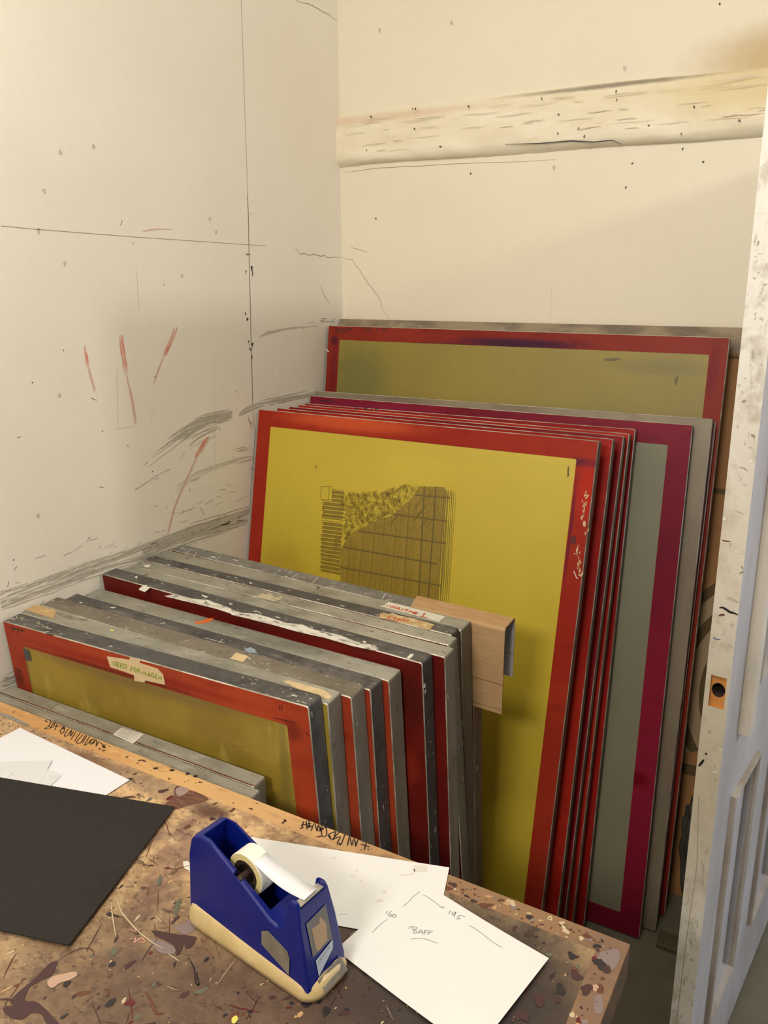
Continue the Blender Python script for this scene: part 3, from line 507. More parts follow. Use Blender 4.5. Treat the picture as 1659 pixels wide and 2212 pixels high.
bare_mesh = c_mesh
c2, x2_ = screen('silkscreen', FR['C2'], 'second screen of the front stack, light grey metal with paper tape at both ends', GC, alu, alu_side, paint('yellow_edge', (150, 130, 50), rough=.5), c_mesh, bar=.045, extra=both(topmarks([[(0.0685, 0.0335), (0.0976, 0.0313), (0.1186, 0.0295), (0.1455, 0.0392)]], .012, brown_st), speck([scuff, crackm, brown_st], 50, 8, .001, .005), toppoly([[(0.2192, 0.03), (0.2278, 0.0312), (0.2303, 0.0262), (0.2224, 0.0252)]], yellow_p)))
tape_piece(c2, x2_, [(-0.0041, 0.0135), (-0.0028, 0.0393), (0.0566, 0.0396), (0.0809, 0.0125), (0.0387, 0.0111)], mask_b, 'paper_tape')
tape_piece(c2, x2_, [(0.6298, 0.0242), (0.6373, 0.0318), (0.7096, 0.0324), (0.7291, 0.0221), (0.7295, 0.0109), (0.7017, 0.0136), (0.6668, 0.0161)], mask, 'torn_tape')
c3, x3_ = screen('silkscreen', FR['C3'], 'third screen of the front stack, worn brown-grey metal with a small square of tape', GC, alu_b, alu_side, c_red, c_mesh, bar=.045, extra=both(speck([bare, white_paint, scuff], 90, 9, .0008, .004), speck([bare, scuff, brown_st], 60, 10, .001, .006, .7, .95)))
tape_piece(c3, x3_, [(0.4892, 0.0304), (0.5185, 0.0306), (0.522, 0.0077), (0.4933, 0.0081)], mask, 'tape_square')
c4, x4_ = screen('silkscreen', FR['C4'], 'fourth screen of the front stack, wrapped in black tape flecked with white paint', GC, tape_dark, tape_side, c_red, c_mesh, bar=.045, extra=both(speck([white_paint, white_paint, alu], 60, 11, .0012, .005), toppoly([[(0.4811, 0.0139), (0.4896, 0.0258), (0.5154, 0.0125), (0.496, 0.0073)]], blue_p), topmarks([[(0.3879, 0.0137), (0.434, 0.0151)], [(0.4255, 0.0106), (0.4216, 0.0253)]], .003, white_paint)))
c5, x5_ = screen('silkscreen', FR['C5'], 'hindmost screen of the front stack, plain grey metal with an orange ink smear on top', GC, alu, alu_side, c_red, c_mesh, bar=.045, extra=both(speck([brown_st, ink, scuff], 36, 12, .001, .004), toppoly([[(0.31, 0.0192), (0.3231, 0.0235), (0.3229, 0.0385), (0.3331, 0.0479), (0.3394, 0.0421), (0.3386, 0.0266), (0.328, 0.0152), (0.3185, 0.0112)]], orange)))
# taller stack
b_red = red_or('dark_red_front', (104, 26, 20), (66, 14, 14), [((.30, 0, .98), (.4, .1, .03), (92, 26, 20), .5, .5), ((.79, 0, .9), (.05, .1, .09), (72, 22, 16), .8, .6), ((.79, 0, .75), (.03, .1, .06), (140, 44, 24), .5, .5)])
wstrip = [(0.2186, -0.0243), (0.2247, -0.0036), (0.269, -0.0053), (0.345, -0.0083), (0.374, -0.0008), (0.4496, 0.0069), (0.5008, -0.0061), (0.5253, -0.0166), (0.5103, -0.0186), (0.4633, -0.0157), (0.4029, -0.0195), (0.3383, -0.021), (0.2713, -0.0226)]
wstrip2 = [(0.3813, -0.0056), (0.4055, -0.0007), (0.4344, 0.0113), (0.4776, 0.01), (0.5117, 0.0083), (0.5409, 0.0182), (0.5774, 0.0114), (0.6273, 0.0175), (0.6691, 0.0105), (0.7101, 0.0151), (0.7229, 0.0055), (0.7171, -0.0028), (0.6734, -0.0079), (0.6126, -0.0063), (0.5546, -0.0119), (0.4904, -0.012), (0.4341, -0.0146), (0.3938, -0.0177)]
b1, y1_ = screen('silkscreen', FR['B1'], 'front screen of the taller metal stack, torn black tape top edged with white paint', GB, tape_dark, tape_side, b_red, c_mesh, bar=.050,
    extra=both(speck([white_paint, scuff, alu], 120, 13, .001, .006, .1, .95), toppoly([wstrip2, [(0.2113, -0.0191), (0.2241, -0.0006), (0.2596, -0.0029), (0.2809, 0.0036), (0.3056, 0.0121), (0.3462, 0.0081), (0.3757, 0.0036), (0.391, -0.0144), (0.3481, -0.012), (0.2973, -0.0143), (0.2539, -0.0171)]], chipped),
               toppoly([[(0.1361, -0.0157), (0.1319, -0.0004), (0.1384, 0.0033), (0.1452, -0.0047), (0.1526, -0.0006), (0.1584, -0.0148), (0.1604, -0.0251), (0.1404, -0.0226)], [(0.2747, 0.0252), (0.2951, 0.0238), (0.2954, 0.0173), (0.2816, 0.0206)], [(0.7829, 0.0013), (0.782, 0.0176), (0.7866, 0.0216), (0.7899, 0.0136), (0.789, 0.0006)]], white_paint, .0009)))
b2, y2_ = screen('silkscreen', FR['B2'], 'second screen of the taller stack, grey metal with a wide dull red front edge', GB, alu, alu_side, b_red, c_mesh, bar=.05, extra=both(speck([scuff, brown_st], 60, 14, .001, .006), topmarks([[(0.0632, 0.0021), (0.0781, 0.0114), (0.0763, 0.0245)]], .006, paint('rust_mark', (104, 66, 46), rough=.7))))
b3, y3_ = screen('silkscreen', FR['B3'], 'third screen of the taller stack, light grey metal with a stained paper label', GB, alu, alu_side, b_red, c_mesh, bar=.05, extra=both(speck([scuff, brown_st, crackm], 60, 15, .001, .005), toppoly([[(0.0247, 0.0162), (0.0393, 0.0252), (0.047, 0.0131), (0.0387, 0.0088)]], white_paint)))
tape_piece(b3, y3_, [(0.3768, 0), (0.3765, 0.0259), (0.4275, 0.0268), (0.4327, -0.0005)], paint('stained_label', (176, 164, 134), [(40, (110, 100, 84), .5, .6, .9, I1)], rough=.7), 'paper_label')
b4, y4_ = screen('silkscreen', FR['B4'], 'fourth screen of the taller stack, black taped top with a brown tape reading CYAN', GB, tape_dark, tape_side, b_red, c_mesh, bar=.05, extra=speck([white_paint, alu, scuff], 90, 16, .001, .005))
tape_piece(b4, y4_, [(0.6508, 0.0173), (0.674, 0.0244), (0.7222, 0.027), (0.7688, 0.0228), (0.7718, -0.0011), (0.7319, 0.0017), (0.6585, -0.0025)], mask_b, 'tape_label', strokes=(
    [(0.6802, 0.0126), (0.6738, 0.0117), (0.6761, 0.0037), (0.6819, 0.0009)], [(0.6842, 0.0113), (0.69, 0.006), (0.6876, 0.0165)], [(0.69, 0.006), (0.6917, 0.0003)], [(0.6969, 0.0022), (0.6961, 0.0142), (0.7063, 0.0047)], [(0.6967, 0.007), (0.7021, 0.0082)], [(0.7089, 0.0069), (0.7049, 0.0155), (0.7161, 0.0074), (0.7157, 0.0179)]), smt=redm, swd=.0026, label='brown tape label reading CYAN')
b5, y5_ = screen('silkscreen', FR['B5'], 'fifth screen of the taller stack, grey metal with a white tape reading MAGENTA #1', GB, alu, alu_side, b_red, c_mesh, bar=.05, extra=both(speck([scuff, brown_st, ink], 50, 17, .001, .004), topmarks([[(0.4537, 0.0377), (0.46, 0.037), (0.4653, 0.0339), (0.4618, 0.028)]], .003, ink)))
tape_piece(b5, y5_, [(0.6277, 0.0181), (0.6348, 0.0265), (0.6337, 0.0441), (0.7687, 0.0389), (0.7683, 0.0115), (0.6979, 0.016)], mask_w, 'tape_label', strokes=(
    [(0.6423, 0.0223), (0.6398, 0.0291), (0.6458, 0.0242), (0.6457, 0.0314), (0.6513, 0.0236)], [(0.6534, 0.022), (0.6529, 0.0316), (0.6604, 0.0231)], [(0.6534, 0.0256), (0.6571, 0.0267)], [(0.6639, 0.0308), (0.6603, 0.0302), (0.6626, 0.0225), (0.6674, 0.0224), (0.6657, 0.0269)], [(0.6701, 0.031), (0.6666, 0.0309), (0.6697, 0.0219), (0.6745, 0.0218)], [(0.6683, 0.0265), (0.6718, 0.0266)], [(0.6774, 0.0207), (0.6744, 0.0297), (0.6824, 0.0216), (0.6804, 0.0303)], [(0.682, 0.0302), (0.6892, 0.0306)], [(0.6855, 0.0303), (0.6888, 0.0207)], [(0.6939, 0.0217), (0.6936, 0.0311), (0.7022, 0.0217)], [(0.6935, 0.0249), (0.6994, 0.0246)],
    [(0.7032, 0.0284), (0.7071, 0.0183)], [(0.7072, 0.0297), (0.7117, 0.0182)], [(0.7023, 0.0244), (0.7136, 0.027)], [(0.7035, 0.0199), (0.7152, 0.0218)], [(0.7251, 0.0263), (0.7267, 0.0323), (0.729, 0.0134)], [(0.7245, 0.0148), (0.7404, 0.0157)]), smt=redm, swd=.0026, label='white tape label reading MAGENTA #1')
b6, y6_ = screen('silkscreen', FR['B6'], 'hindmost screen of the taller stack, top covered in grey cloth tape, under the cardboard sleeve', GB, tape_grey, dull, b_red, c_mesh, bar=.05, extra=both(speck([white_paint, scuff], 90, 18, .001, .006), topmarks([[(0.0573, -0.0076), (0.0475, 0.0164)], [(0.0832, -0.0079), (0.0705, 0.0178)], [(0.1465, -0.0053), (0.1401, 0.0265)], [(0.3703, 0.0307), (0.371, 0.004)], [(0.4247, 0.0332), (0.4275, 0.003)], [(0.6014, 0.0324), (0.6099, 0.0035)]], .004, white_paint)))
# two low bare frames along the back edge of the table
GD = 'low bare metal frames along the table edge'
d2, z2_ = screen('silkscreen', FR['D2'], 'low metal frame against the front stack, small handwritten paper label on its top', GD, alu, alu_side, alu, c_mesh, bar=.04, extra=both(speck([ink, scuff, brown_st], 40, 19, .0008, .003), topmarks([[(0.1499, 0.006), (0.147, 0.026)], [(0.1369, 0.0122), (0.1384, 0.0169)], [(0.5045, -0.0072), (0.5048, -0.0028)]], .0018, ink), lambda mb, w_, h_: mb.strip([(0, .0008, h_), (w_, .0008, h_)], .0022, (0, 0, 1), dark_red, .0005)))
paper_l = paint('small_paper_label', (198, 192, 176), rough=.7)
lab = [[(0.3255, -0.0004), (0.3218, 0.0241), (0.3744, 0.0266), (0.3803, -0.005)]]
r_ = random.Random(5); A_, B_, C_, D_ = [Vector(p) for p in lab[0]]; scr = []
for i in range(9):
    t = (i + .8) / 10; a_ = B_.lerp(A_, t); b_ = C_.lerp(D_, t); n_ = 12; e_ = r_.uniform(.6, .92)
    scr.append([a_.lerp(b_, .08 + (e_ - .08) * k / n_) + Vector((r_.uniform(-.0008, .0008), r_.uniform(-.0008, .0008))) for k in range(n_ + 1)])
tape_piece(d2, z2_, lab[0], paper_l, 'paper_label', strokes=scr, smt=pencil, swd=.0007, label='small paper label with rows of handwriting')
d1, z1_ = screen('silkscreen', FR['D1'], 'low metal frame nearest the table, hugging its wooden back edge', GD, alu, alu_side, alu, c_mesh, bar=.034, extra=speck([scuff, brown_st], 24, 20, .0008, .003))

# cardboard sleeve folded over the end of the hindmost screen
F6 = FR['B6']; M6 = Matrix(((F6[1][0], F6[3][0], F6[2][0]), (F6[1][1], F6[3][1], F6[2][1]), (F6[1][2], F6[3][2], F6[2][2]))).to_4x4(); M6.translation = Vector(F6[0])
cb = MB(); h6 = F6[5]; x0, x1 = .683, .893; th = .0032; f0, f1 = -.0060, .0490; zt = h6 + .0065
def sec(front_z, back_z, x):
    o = [(x, f0, front_z), (x, f0, zt - .006), (x, f0 + .004, zt), (x, f1 - .006, zt + .001), (x, f1, zt - .006), (x, f1 + .001, back_z)]
    i = [(x, f1 + .001 - th, back_z), (x, f1 - th, zt - .008), (x, f1 - .009, zt - .0035), (x, f0 + .007, zt - .0035), (x, f0 + th * .8, zt - .008), (x, f0 + th * .8, front_z)]
    return o + i
R0, R1_ = sec(h6 - .184, h6 - .125, x0), sec(h6 - .188, h6 - .129, x1)
R0 = [(x0 + (.0 if p[1] < .02 else -.010), p[1], p[2]) for p in R0]
cb.loft([R0, R1_], [lambda j: kraft if j < 5 or j in (5, 11) else kraft_in])
for i in range(5): cb.face([R1_[i], R1_[i + 1], R1_[10 - i], R1_[11 - i]], kraft_in if i > 3 else kraft); cb.face([R0[i], R0[i + 1], R0[10 - i], R0[11 - i]], kraft)
cr = paint('cardboard_crease', (140, 106, 70), rough=.8)
for dz in (.113, .114, .172): cb.strip([(x0 + .01, f0, h6 - dz - .003), (x1, f0, h6 - dz - .006)], .0014, (0, -1, 0), cr, .0004)
cb.strip([(x1 - .03, f1 - th, h6 - .075), (x1, f1 - th, h6 - .075)], .0012, (0, -1, 0), crackm, .0004)
sl = cb.build('cardboard_sleeve'); sl.matrix_world = M6; tag(sl, 'brown corrugated cardboard sleeve folded over the right end of the hindmost metal screen', 'cardboard')

# ---------------------------------------------------------------- brown board with painted rings, behind everything
bo = MB(); board_m = paint('brown_board', (146, 102, 56), [(5, (126, 86, 46), .4, .65, .7, (1, 1, .4)), (40, (110, 78, 46), .55, .75, .5, (1, 1, .3))], [((1.25, 0, 1.0), (.06, .1, .3), (126, 84, 44), .5, .4)], rough=.75)
board_e = paint('stained_board_edge', (150, 132, 104), [(16, (100, 88, 72), .45, .6, .8, (.4, 1, 1)), (30, (160, 150, 138), .58, .7, .8, (.5, 1, 1))], rough=.7)
ring_m = paint('dark_olive_paint', (84, 66, 34), rough=.8); pale_m = paint('greyed_board', (150, 126, 94), rough=.8)
bo.box((0, 0, 0), (1.36, .014, 1.535), board_m, .001)
bo.box((0, -.0015, 1.470), (1.36, .0, 1.535), board_e, .0003); bo.face([(0, 0, 1.5353), (1.36, 0, 1.5353), (1.36, .014, 1.5353), (0, .014, 1.5353)], board_e)
bo.strip([(1.0, 0, 1.462), (1.36, 0, 1.462)], .008, (0, -1, 0), ring_m, .001); bo.strip([(1.0, 0, 1.125), (1.36, 0, 1.12)], .014, (0, -1, 0), ring_m, .001); bo.strip([(1.0, 0, .36), (1.36, 0, .37)], .03, (0, -1, 0), ring_m, .001)
def arc(cx, cz, r, w, a0, a1, mt, off): bo.strip([(cx + r * math.cos(math.radians(a0 + (a1 - a0) * i / 24)), 0, cz + r * math.sin(math.radians(a0 + (a1 - a0) * i / 24))) for i in range(25) if cx + r * math.cos(math.radians(a0 + (a1 - a0) * i / 24)) + w * .6 <= 1.356], w, (0, -1, 0), mt, off)
arc(1.46, .60, .305, .16, 90, 215, pale_m, .0006)
for r_i in (.375, .315, .255): arc(1.46, .60, r_i, .024, 90, 215, ring_m, .001)
arc(1.46, .52, .20, .03, 100, 250, ring_m, .0012)
bo.strip([(1.19, 0, 1.505), (1.20, 0, 1.49)], .004, (0, -1, 0), ink, .003)
MBd = Matrix.Rotation(math.radians(-9.0), 4, 'X'); MBd.translation = Vector((-1.374, 1.975, .0))
bd = bo.build('board'); bd.matrix_world = MBd; tag(bd, 'tall brown board with dark painted rings, leaning on the wall behind all the screens', 'board')
# dark sack on the floor in front of the board
sk = bpy.data.meshes.new('sack'); bm = bmesh.new(); bmesh.ops.create_icosphere(bm, subdivisions=4, radius=1)
r_ = random.Random(3)
for v in bm.verts:
    x, y, z = v.co; q = max(abs(x), abs(y)); f_ = 1 + .10 * math.sin(x * 7 + z * 9) * math.cos(y * 6 + z * 5); sx = (abs(x) ** .6) * (1 if x > 0 else -1); sy = (abs(y) ** .6) * (1 if y > 0 else -1)
    v.co = Vector((sx * .062 * f_, sy * .030 * f_, (z * .5 + .5) ** .8 * .38 * (1 + .04 * math.sin(x * 11)) ))
for f in bm.faces: f.smooth = True
bm.to_mesh(sk); bm.free(); sk.materials.append(paint('dark_grey_plastic', (70, 67, 58), [(14, (52, 50, 42), .4, .6, .8, I1)], rough=.5, bump=.5, bscale=14))
so = bpy.data.objects.new('sack', sk); C.objects.link(so); so.location = (-.108, 1.938, .003); tag(so, 'dark grey bag slumped on the floor against the brown board beside the door', 'bag')
rl = MB(); rail_m = paint('floor_rail_wood', (92, 84, 58), [(12, (70, 62, 42), .4, .65, .8, (.3, 1, 1))], rough=.8)
rl.box((-.183, 1.762, 0), (-.01, 1.815, .014), rail_m, .003); tag(rl.build('floor_batten'), 'flat wooden batten on the floor by the feet of the large screens', 'batten')
# ---------------------------------------------------------------- the work table
def boolean(o, cutter, op='DIFFERENCE'):
    md = o.modifiers.new('b', 'BOOLEAN'); md.operation = op; md.object = cutter; md.solver = 'EXACT'
    try: md.material_mode = 'TRANSFER'
    except Exception: pass
    dg = bpy.context.evaluated_depsgraph_get(); dg.update(); me = bpy.data.meshes.new_from_object(o.evaluated_get(dg)); o.modifiers.clear(); o.data = me
    bpy.data.objects.remove(cutter)
TZ = .86
tb = empty('work_table', Matrix.Translation((-.75, .46, 0)))
tag(tb, 'heavy wooden work table with an ink-splattered brown top and pine edging', 'table')
TO = Vector((-.75, .46, 0))
def tw(p): return (p[0] - TO.x, p[1] - TO.y, p[2] - TO.z)
kp = paint('ink_stained_tabletop', (204, 172, 126), [(5, (160, 126, 88), .46, .66, .8, (1, 1.6, 1)), (2.2, (136, 112, 88), .50, .66, .6, I1), (26, (104, 72, 52), .56, .70, .6, (1, 1.8, 1)), (14, (206, 172, 126), .58, .72, .6, I1), (9, (86, 58, 52), .56, .66, .55, I1), (24, (126, 94, 72), .50, .62, .55, (1.2, .8, 1)), (55, (146, 112, 80), .48, .60, .55, I1), (50, (84, 58, 48), .60, .70, .6, I1), (90, (222, 192, 148), .55, .66, .55, (1, 1.8, 1)), (7, (110, 82, 76), .54, .64, .65, (1.3, .8, 1)), (12, (96, 92, 78), .62, .70, .5, I1), (4, (210, 176, 128), .56, .68, .7, (.8, 1.4, 1)), (130, (84, 58, 48), .57, .66, .6, I1), (38, (66, 42, 40), .60, .66, .75, (1, 1.6, 1))],
           [((.44, .22, .86), (.30, .22, .5), (60, 50, 46), .95, .5), ((.30, .02, .86), (.50, .26, .5), (74, 56, 48), .85, .6), ((.52, .10, .86), (.22, .4, .5), (52, 44, 42), .95, .5), ((.02, .315, .86), (.05, .025, .5), (76, 48, 44), .9, .5), ((-.24, .325, .86), (.10, .018, .5), (104, 78, 58), .8, .6), ((-.10, .32, .86), (.14, .03, .5), (140, 118, 94), .6, .6)], rough=.42, bump=.4, bscale=34)
pine = paint('pine_edging', (204, 162, 106), [(9, (184, 136, 82), .42, .62, .7, (.25, 2, 1)), (30, (136, 96, 60), .56, .68, .7, (.4, 2, 1)), (60, (222, 186, 136), .6, .7, .6, I1), (18, (108, 76, 56), .6, .70, .6, I1)],
             [((.50, .34, .86), (.42, .08, .2), (128, 98, 72), .9, .6), ((.62, .1, .86), (.08, .6, .2), (116, 90, 72), .95, .6), ((.10, .35, .86), (.2, .05, .1), (186, 150, 106), .4, .5)], rough=.5, bump=.25)
pine_d = paint('stained_table_side', (108, 82, 58), [(9, (74, 54, 42), .42, .6, .8, I1), (30, (150, 120, 84), .62, .72, .6, I1)], rough=.55)
core = MB()
core.prism([tw(p + (0,))[:2] for p in ((-1.373, .8062), (-.149, .7935), (-.1555, .10), (-1.373, .10))], 'z', TZ - .05, TZ - .0002, kp)
splat = [paint('purple_brown_ink', (66, 42, 42), rough=.35), paint('near_black_ink', (40, 34, 38), rough=.3), paint('rust_ink', (96, 58, 42), rough=.4), paint('deep_red_ink', (92, 26, 34), rough=.35), paint('teal_grey_ink', (92, 94, 78), rough=.4), paint('lilac_ink', (126, 110, 108), rough=.45), paint('pale_fleck', (186, 168, 134), rough=.5), paint('pinkish_ink', (178, 146, 124), rough=.5), paint('tan_bare', (176, 140, 98), rough=.5)]
r_ = random.Random(12); X3 = (1, 0, 0); Y3 = (0, 1, 0)
def tsplat(mb, n, x0, x1, y0, y1, smin, smax, cols, z=TZ, dirn=.35):
    for i in range(n):
        s_ = smin + (smax - smin) * r_.random() ** 3.2; c = tw((r_.uniform(x0, x1), r_.uniform(y0, y1), z))
        mb.disc(c, X3, Y3, s_ * r_.uniform(.5, 1.1), s_ * r_.uniform(.9, 2.2), r_.gauss(-dirn, .35), r_.choice(cols), .0001 + .0004 * r_.random(), r_, .28, 10)
S0, S1, S2, S3, S4, S5, S6, S7, S8 = splat
tsplat(core, 700, -1.0, -.16, .30, .78, .0006, .0052, [S0, S1, S0, S2, S3, S0, S1, S4])
tsplat(core, 420, -.55, -.16, .30, .78, .0006, .0052, [S0, S1, S0, S2, S8, S4, S1])
tsplat(core, 60, -1.3, -.7, .70, .80, .001, .005, [S0, S1, S2])
tsplat(core, 220, -1.0, -.16, .30, .78, .0008, .0035, [S6, S6, S7, S8])

for k in range(190):
    x, y = r_.uniform(-1.0, -.18), r_.uniform(.32, .78); L_ = r_.uniform(.008, .05); a = r_.gauss(-.6, .5); q = [tw((x + L_ * t * math.cos(a) + r_.uniform(-.001, .001), y + L_ * t * math.sin(a) + r_.uniform(-.001, .001), TZ)) for t in (0, .3, .6, 1)]
    core.strip(q, r_.uniform(.0004, .0016), (0, 0, 1), r_.choice([S0, S2, S1, S6, S2, S3, S0]), .0005, True)
def tpoly(mb, pts, mt, off=.0006): mb.face([tw((p[0], p[1], TZ + off)) for p in pts], mt)
def sm2(pts, k=4):
    P = smooth_path([Vector((p[0], p[1])) for p in pts] + [Vector(pts[0])], k); return P[:-1]
tpoly(core, sm2([(-0.6377, 0.56), (-0.6341, 0.5637), (-0.6081, 0.5712), (-0.586, 0.5792), (-0.5807, 0.5766), (-0.5782, 0.5671), (-0.5816, 0.5599), (-0.5902, 0.566), (-0.5856, 0.5577), (-0.5838, 0.5482), (-0.587, 0.5485), (-0.5962, 0.5562), (-0.6096, 0.5576), (-0.6259, 0.5575)]), S0)
tpoly(core, sm2([(-0.7027, 0.4751), (-0.6987, 0.4691), (-0.6922, 0.4567), (-0.6973, 0.447), (-0.7008, 0.4346), (-0.6982, 0.4284), (-0.6902, 0.4197), (-0.679, 0.424), (-0.6687, 0.4241), (-0.6435, 0.4201), (-0.6324, 0.4174), (-0.6431, 0.4116), (-0.6594, 0.4166), (-0.6705, 0.4124), (-0.6723, 0.4026), (-0.6832, 0.3984), (-0.6985, 0.3989), (-0.7029, 0.4037), (-0.6969, 0.4088), (-0.7044, 0.412), (-0.7063, 0.424), (-0.7055, 0.4416), (-0.707, 0.4566), (-0.7082, 0.468)]), S0)
tpoly(core, sm2([(-0.6894, 0.4484), (-0.6895, 0.4562), (-0.6803, 0.4661), (-0.6721, 0.4735), (-0.666, 0.4709), (-0.6681, 0.4629), (-0.6748, 0.4545), (-0.6767, 0.4457), (-0.6832, 0.4451)]), S7, .0007)
tpoly(core, sm2([(-0.6694, 0.4535), (-0.6711, 0.4584), (-0.6661, 0.4621), (-0.6639, 0.4585), (-0.6645, 0.4528)]), S1, .0009)
tpoly(core, sm2([(-0.7096, 0.5532), (-0.7059, 0.558), (-0.6971, 0.5581), (-0.6841, 0.5604), (-0.6952, 0.5563), (-0.7021, 0.5525)]), S1)
tpoly(core, sm2([(-0.6463, 0.4997), (-0.6445, 0.5048), (-0.6399, 0.5052), (-0.6393, 0.4999), (-0.6431, 0.4973)]), S1); tpoly(core, sm2([(-0.6073, 0.4576), (-0.6076, 0.4647), (-0.6045, 0.4701), (-0.6014, 0.469), (-0.6002, 0.4614), (-0.6038, 0.4576)]), S1)
tpoly(core, sm2([(-0.6195, 0.5789), (-0.6126, 0.5872), (-0.6086, 0.5987), (-0.5934, 0.5931), (-0.5948, 0.5788), (-0.6043, 0.5759)]), S5, .0004); tpoly(core, sm2([(-0.6326, 0.5494), (-0.6136, 0.5554), (-0.5923, 0.5541), (-0.591, 0.5463), (-0.6081, 0.5412)]), S5, .0004)
tpoly(core, sm2([(-0.646, 0.612), (-0.6441, 0.6192), (-0.6357, 0.6078), (-0.6281, 0.5927), (-0.6361, 0.5979)]), S4, .0005); tpoly(core, sm2([(-0.6933, 0.627), (-0.6982, 0.6391), (-0.6874, 0.6302), (-0.6861, 0.6218)]), S4, .0007)
tpoly(core, sm2([(-0.6882, 0.6715), (-0.6832, 0.6758), (-0.6724, 0.6708), (-0.6593, 0.6567), (-0.6702, 0.6628), (-0.678, 0.6631)]), white_paint, .0008)
tpoly(core, sm2([(-0.4731, 0.5126), (-0.4712, 0.5175), (-0.4665, 0.5152), (-0.4662, 0.5089), (-0.4698, 0.5086)]), yellow_p, .0007)
tpoly(core, sm2([(-0.8016, 0.7754), (-0.8125, 0.7912), (-0.7893, 0.8002), (-0.7503, 0.7961), (-0.7669, 0.7696), (-0.7775, 0.7536), (-0.7981, 0.7458)]), paint('brown_bristle_mark', (92, 58, 48), [(200, (130, 92, 72), .45, .6, .7, (.2, 2, 1))], rough=.5), .0007)
tpoly(core, sm2([(-0.8125, 0.7912), (-0.81, 0.8), (-0.795, 0.8007), (-0.7901, 0.7924), (-0.7939, 0.7796), (-0.8057, 0.784)]), paint('clear_tape_scrap', (150, 130, 122), rough=.25), .0009)
for pts, wd, mt in (([(-0.7027, 0.4751), (-0.6992, 0.4895), (-0.6913, 0.5013), (-0.6805, 0.505), (-0.671, 0.5007)], .0012, S0), ([(-0.7163, 0.4073), (-0.7086, 0.4112), (-0.7025, 0.413)], .0025, S0), ([(-0.7143, 0.5785), (-0.6975, 0.5669), (-0.6795, 0.5601), (-0.652, 0.5522), (-0.6271, 0.5481), (-0.6055, 0.5469)], .002, S6), ([(-0.7173, 0.5707), (-0.7002, 0.5559), (-0.6684, 0.5321)], .0016, S6), ([(-0.6505, 0.5806), (-0.6362, 0.5767)], .0015, S6), ([(-0.5949, 0.5442), (-0.5755, 0.5423)], .0015, S6),
                    ([(-0.6618, 0.5503), (-0.6548, 0.5507), (-0.6516, 0.558)], .0012, pinkm), ([(-0.6521, 0.5377), (-0.6468, 0.5428), (-0.6431, 0.5372), (-0.642, 0.5443), (-0.6387, 0.5472), (-0.6324, 0.543), (-0.6377, 0.5401)], .0014, pinkm), ([(-0.5714, 0.5507), (-0.5575, 0.546), (-0.5454, 0.5346), (-0.5359, 0.5281), (-0.534, 0.5292), (-0.5452, 0.5387)], .0010, S1), ([(-0.5802, 0.4926), (-0.5669, 0.4869), (-0.5587, 0.4823), (-0.5493, 0.4784), (-0.5421, 0.4824)], .0035, S2), ([(-0.6227, 0.4714), (-0.6202, 0.4746), (-0.6138, 0.4687), (-0.6176, 0.4667)], .0018, S2),
                    ([(-0.5715, 0.5522), (-0.5487, 0.5398), (-0.5335, 0.5285), (-0.5402, 0.5291), (-0.546, 0.5368)], .0010, S1), ([(-0.7041, 0.6504), (-0.6888, 0.6557), (-0.675, 0.6709)], .0016, S2), ([(-0.2389, 0.7414), (-0.2217, 0.7534), (-0.2067, 0.755)], .006, S2)):
    core.strip([tw((p[0], p[1], TZ)) for p in smooth_path([Vector(p) for p in pts])], wd, (0, 0, 1), mt, .0009, True)
for (px, py) in [(-0.1719, 0.7713), (-0.2269, 0.7802), (-0.1688, 0.705), (-0.1594, 0.7467), (-0.1696, 0.7196), (-0.194, 0.6679), (-0.1868, 0.6941)]:
    core.disc(tw((px, py, TZ)), X3, Y3, r_.uniform(.003, .007), r_.uniform(.004, .008), r_.random(), r_.choice([S4, S1, S0, S0]), .0006, r_, .3, 14)
co = core.build('tabletop', tb)
edge = MB()
edge.prism([tw(p + (0,))[:2] for p in ((-1.373, .8382), (-.1149, .8223), (-.149, .7935), (-1.373, .8062))], 'z', TZ - .05, TZ, pine)
rnd2 = random.Random(8)
edge2 = MB(); edge2.prism([tw(p + (0,))[:2] for p in ((-.1149, .8223), (-.1195, .70), (-.142, .10), (-.1545, .10), (-.1521, .6813), (-.149, .7935))], 'z', TZ - .05, TZ, pine, None)
def esplat(mb, poly_x, yf, n, smin, smax, cols):
    for i in range(n):
        x = r_.uniform(*poly_x); y = yf(x); s_ = smin + (smax - smin) * r_.random() ** 3
        mb.disc(tw((x, y, TZ)), X3, Y3, s_ * r_.uniform(.7, 1.4), s_ * .8, r_.uniform(-.6, .6), r_.choice(cols), .0002 + .0003 * r_.random(), r_, .3, 9)
esplat(edge, (-1.3, -.35), lambda x: .822 - .0127 * (x + 1.373) + r_.uniform(-.012, .012), 50, .0008, .004, [S0, S1, S2, S1])
esplat(edge, (-.36, -.13), lambda x: .822 - .0127 * (x + 1.373) + r_.uniform(-.012, .010), 90, .001, .006, [S0, S1, S2, S3, S6, S5, S8])
for k in range(90):
    y = r_.uniform(.45, .79); s_ = .001 + .007 * r_.random() ** 3; edge2.disc(tw((-.136 + r_.uniform(-.011, .012) - (.82 - y) * .02, y, TZ)), X3, Y3, s_ * .8, s_, r_.random(), r_.choice([S0, S1, S2, S3, S6, S7, S5, S8]), .0002 + .0003 * r_.random(), r_, .3, 10)
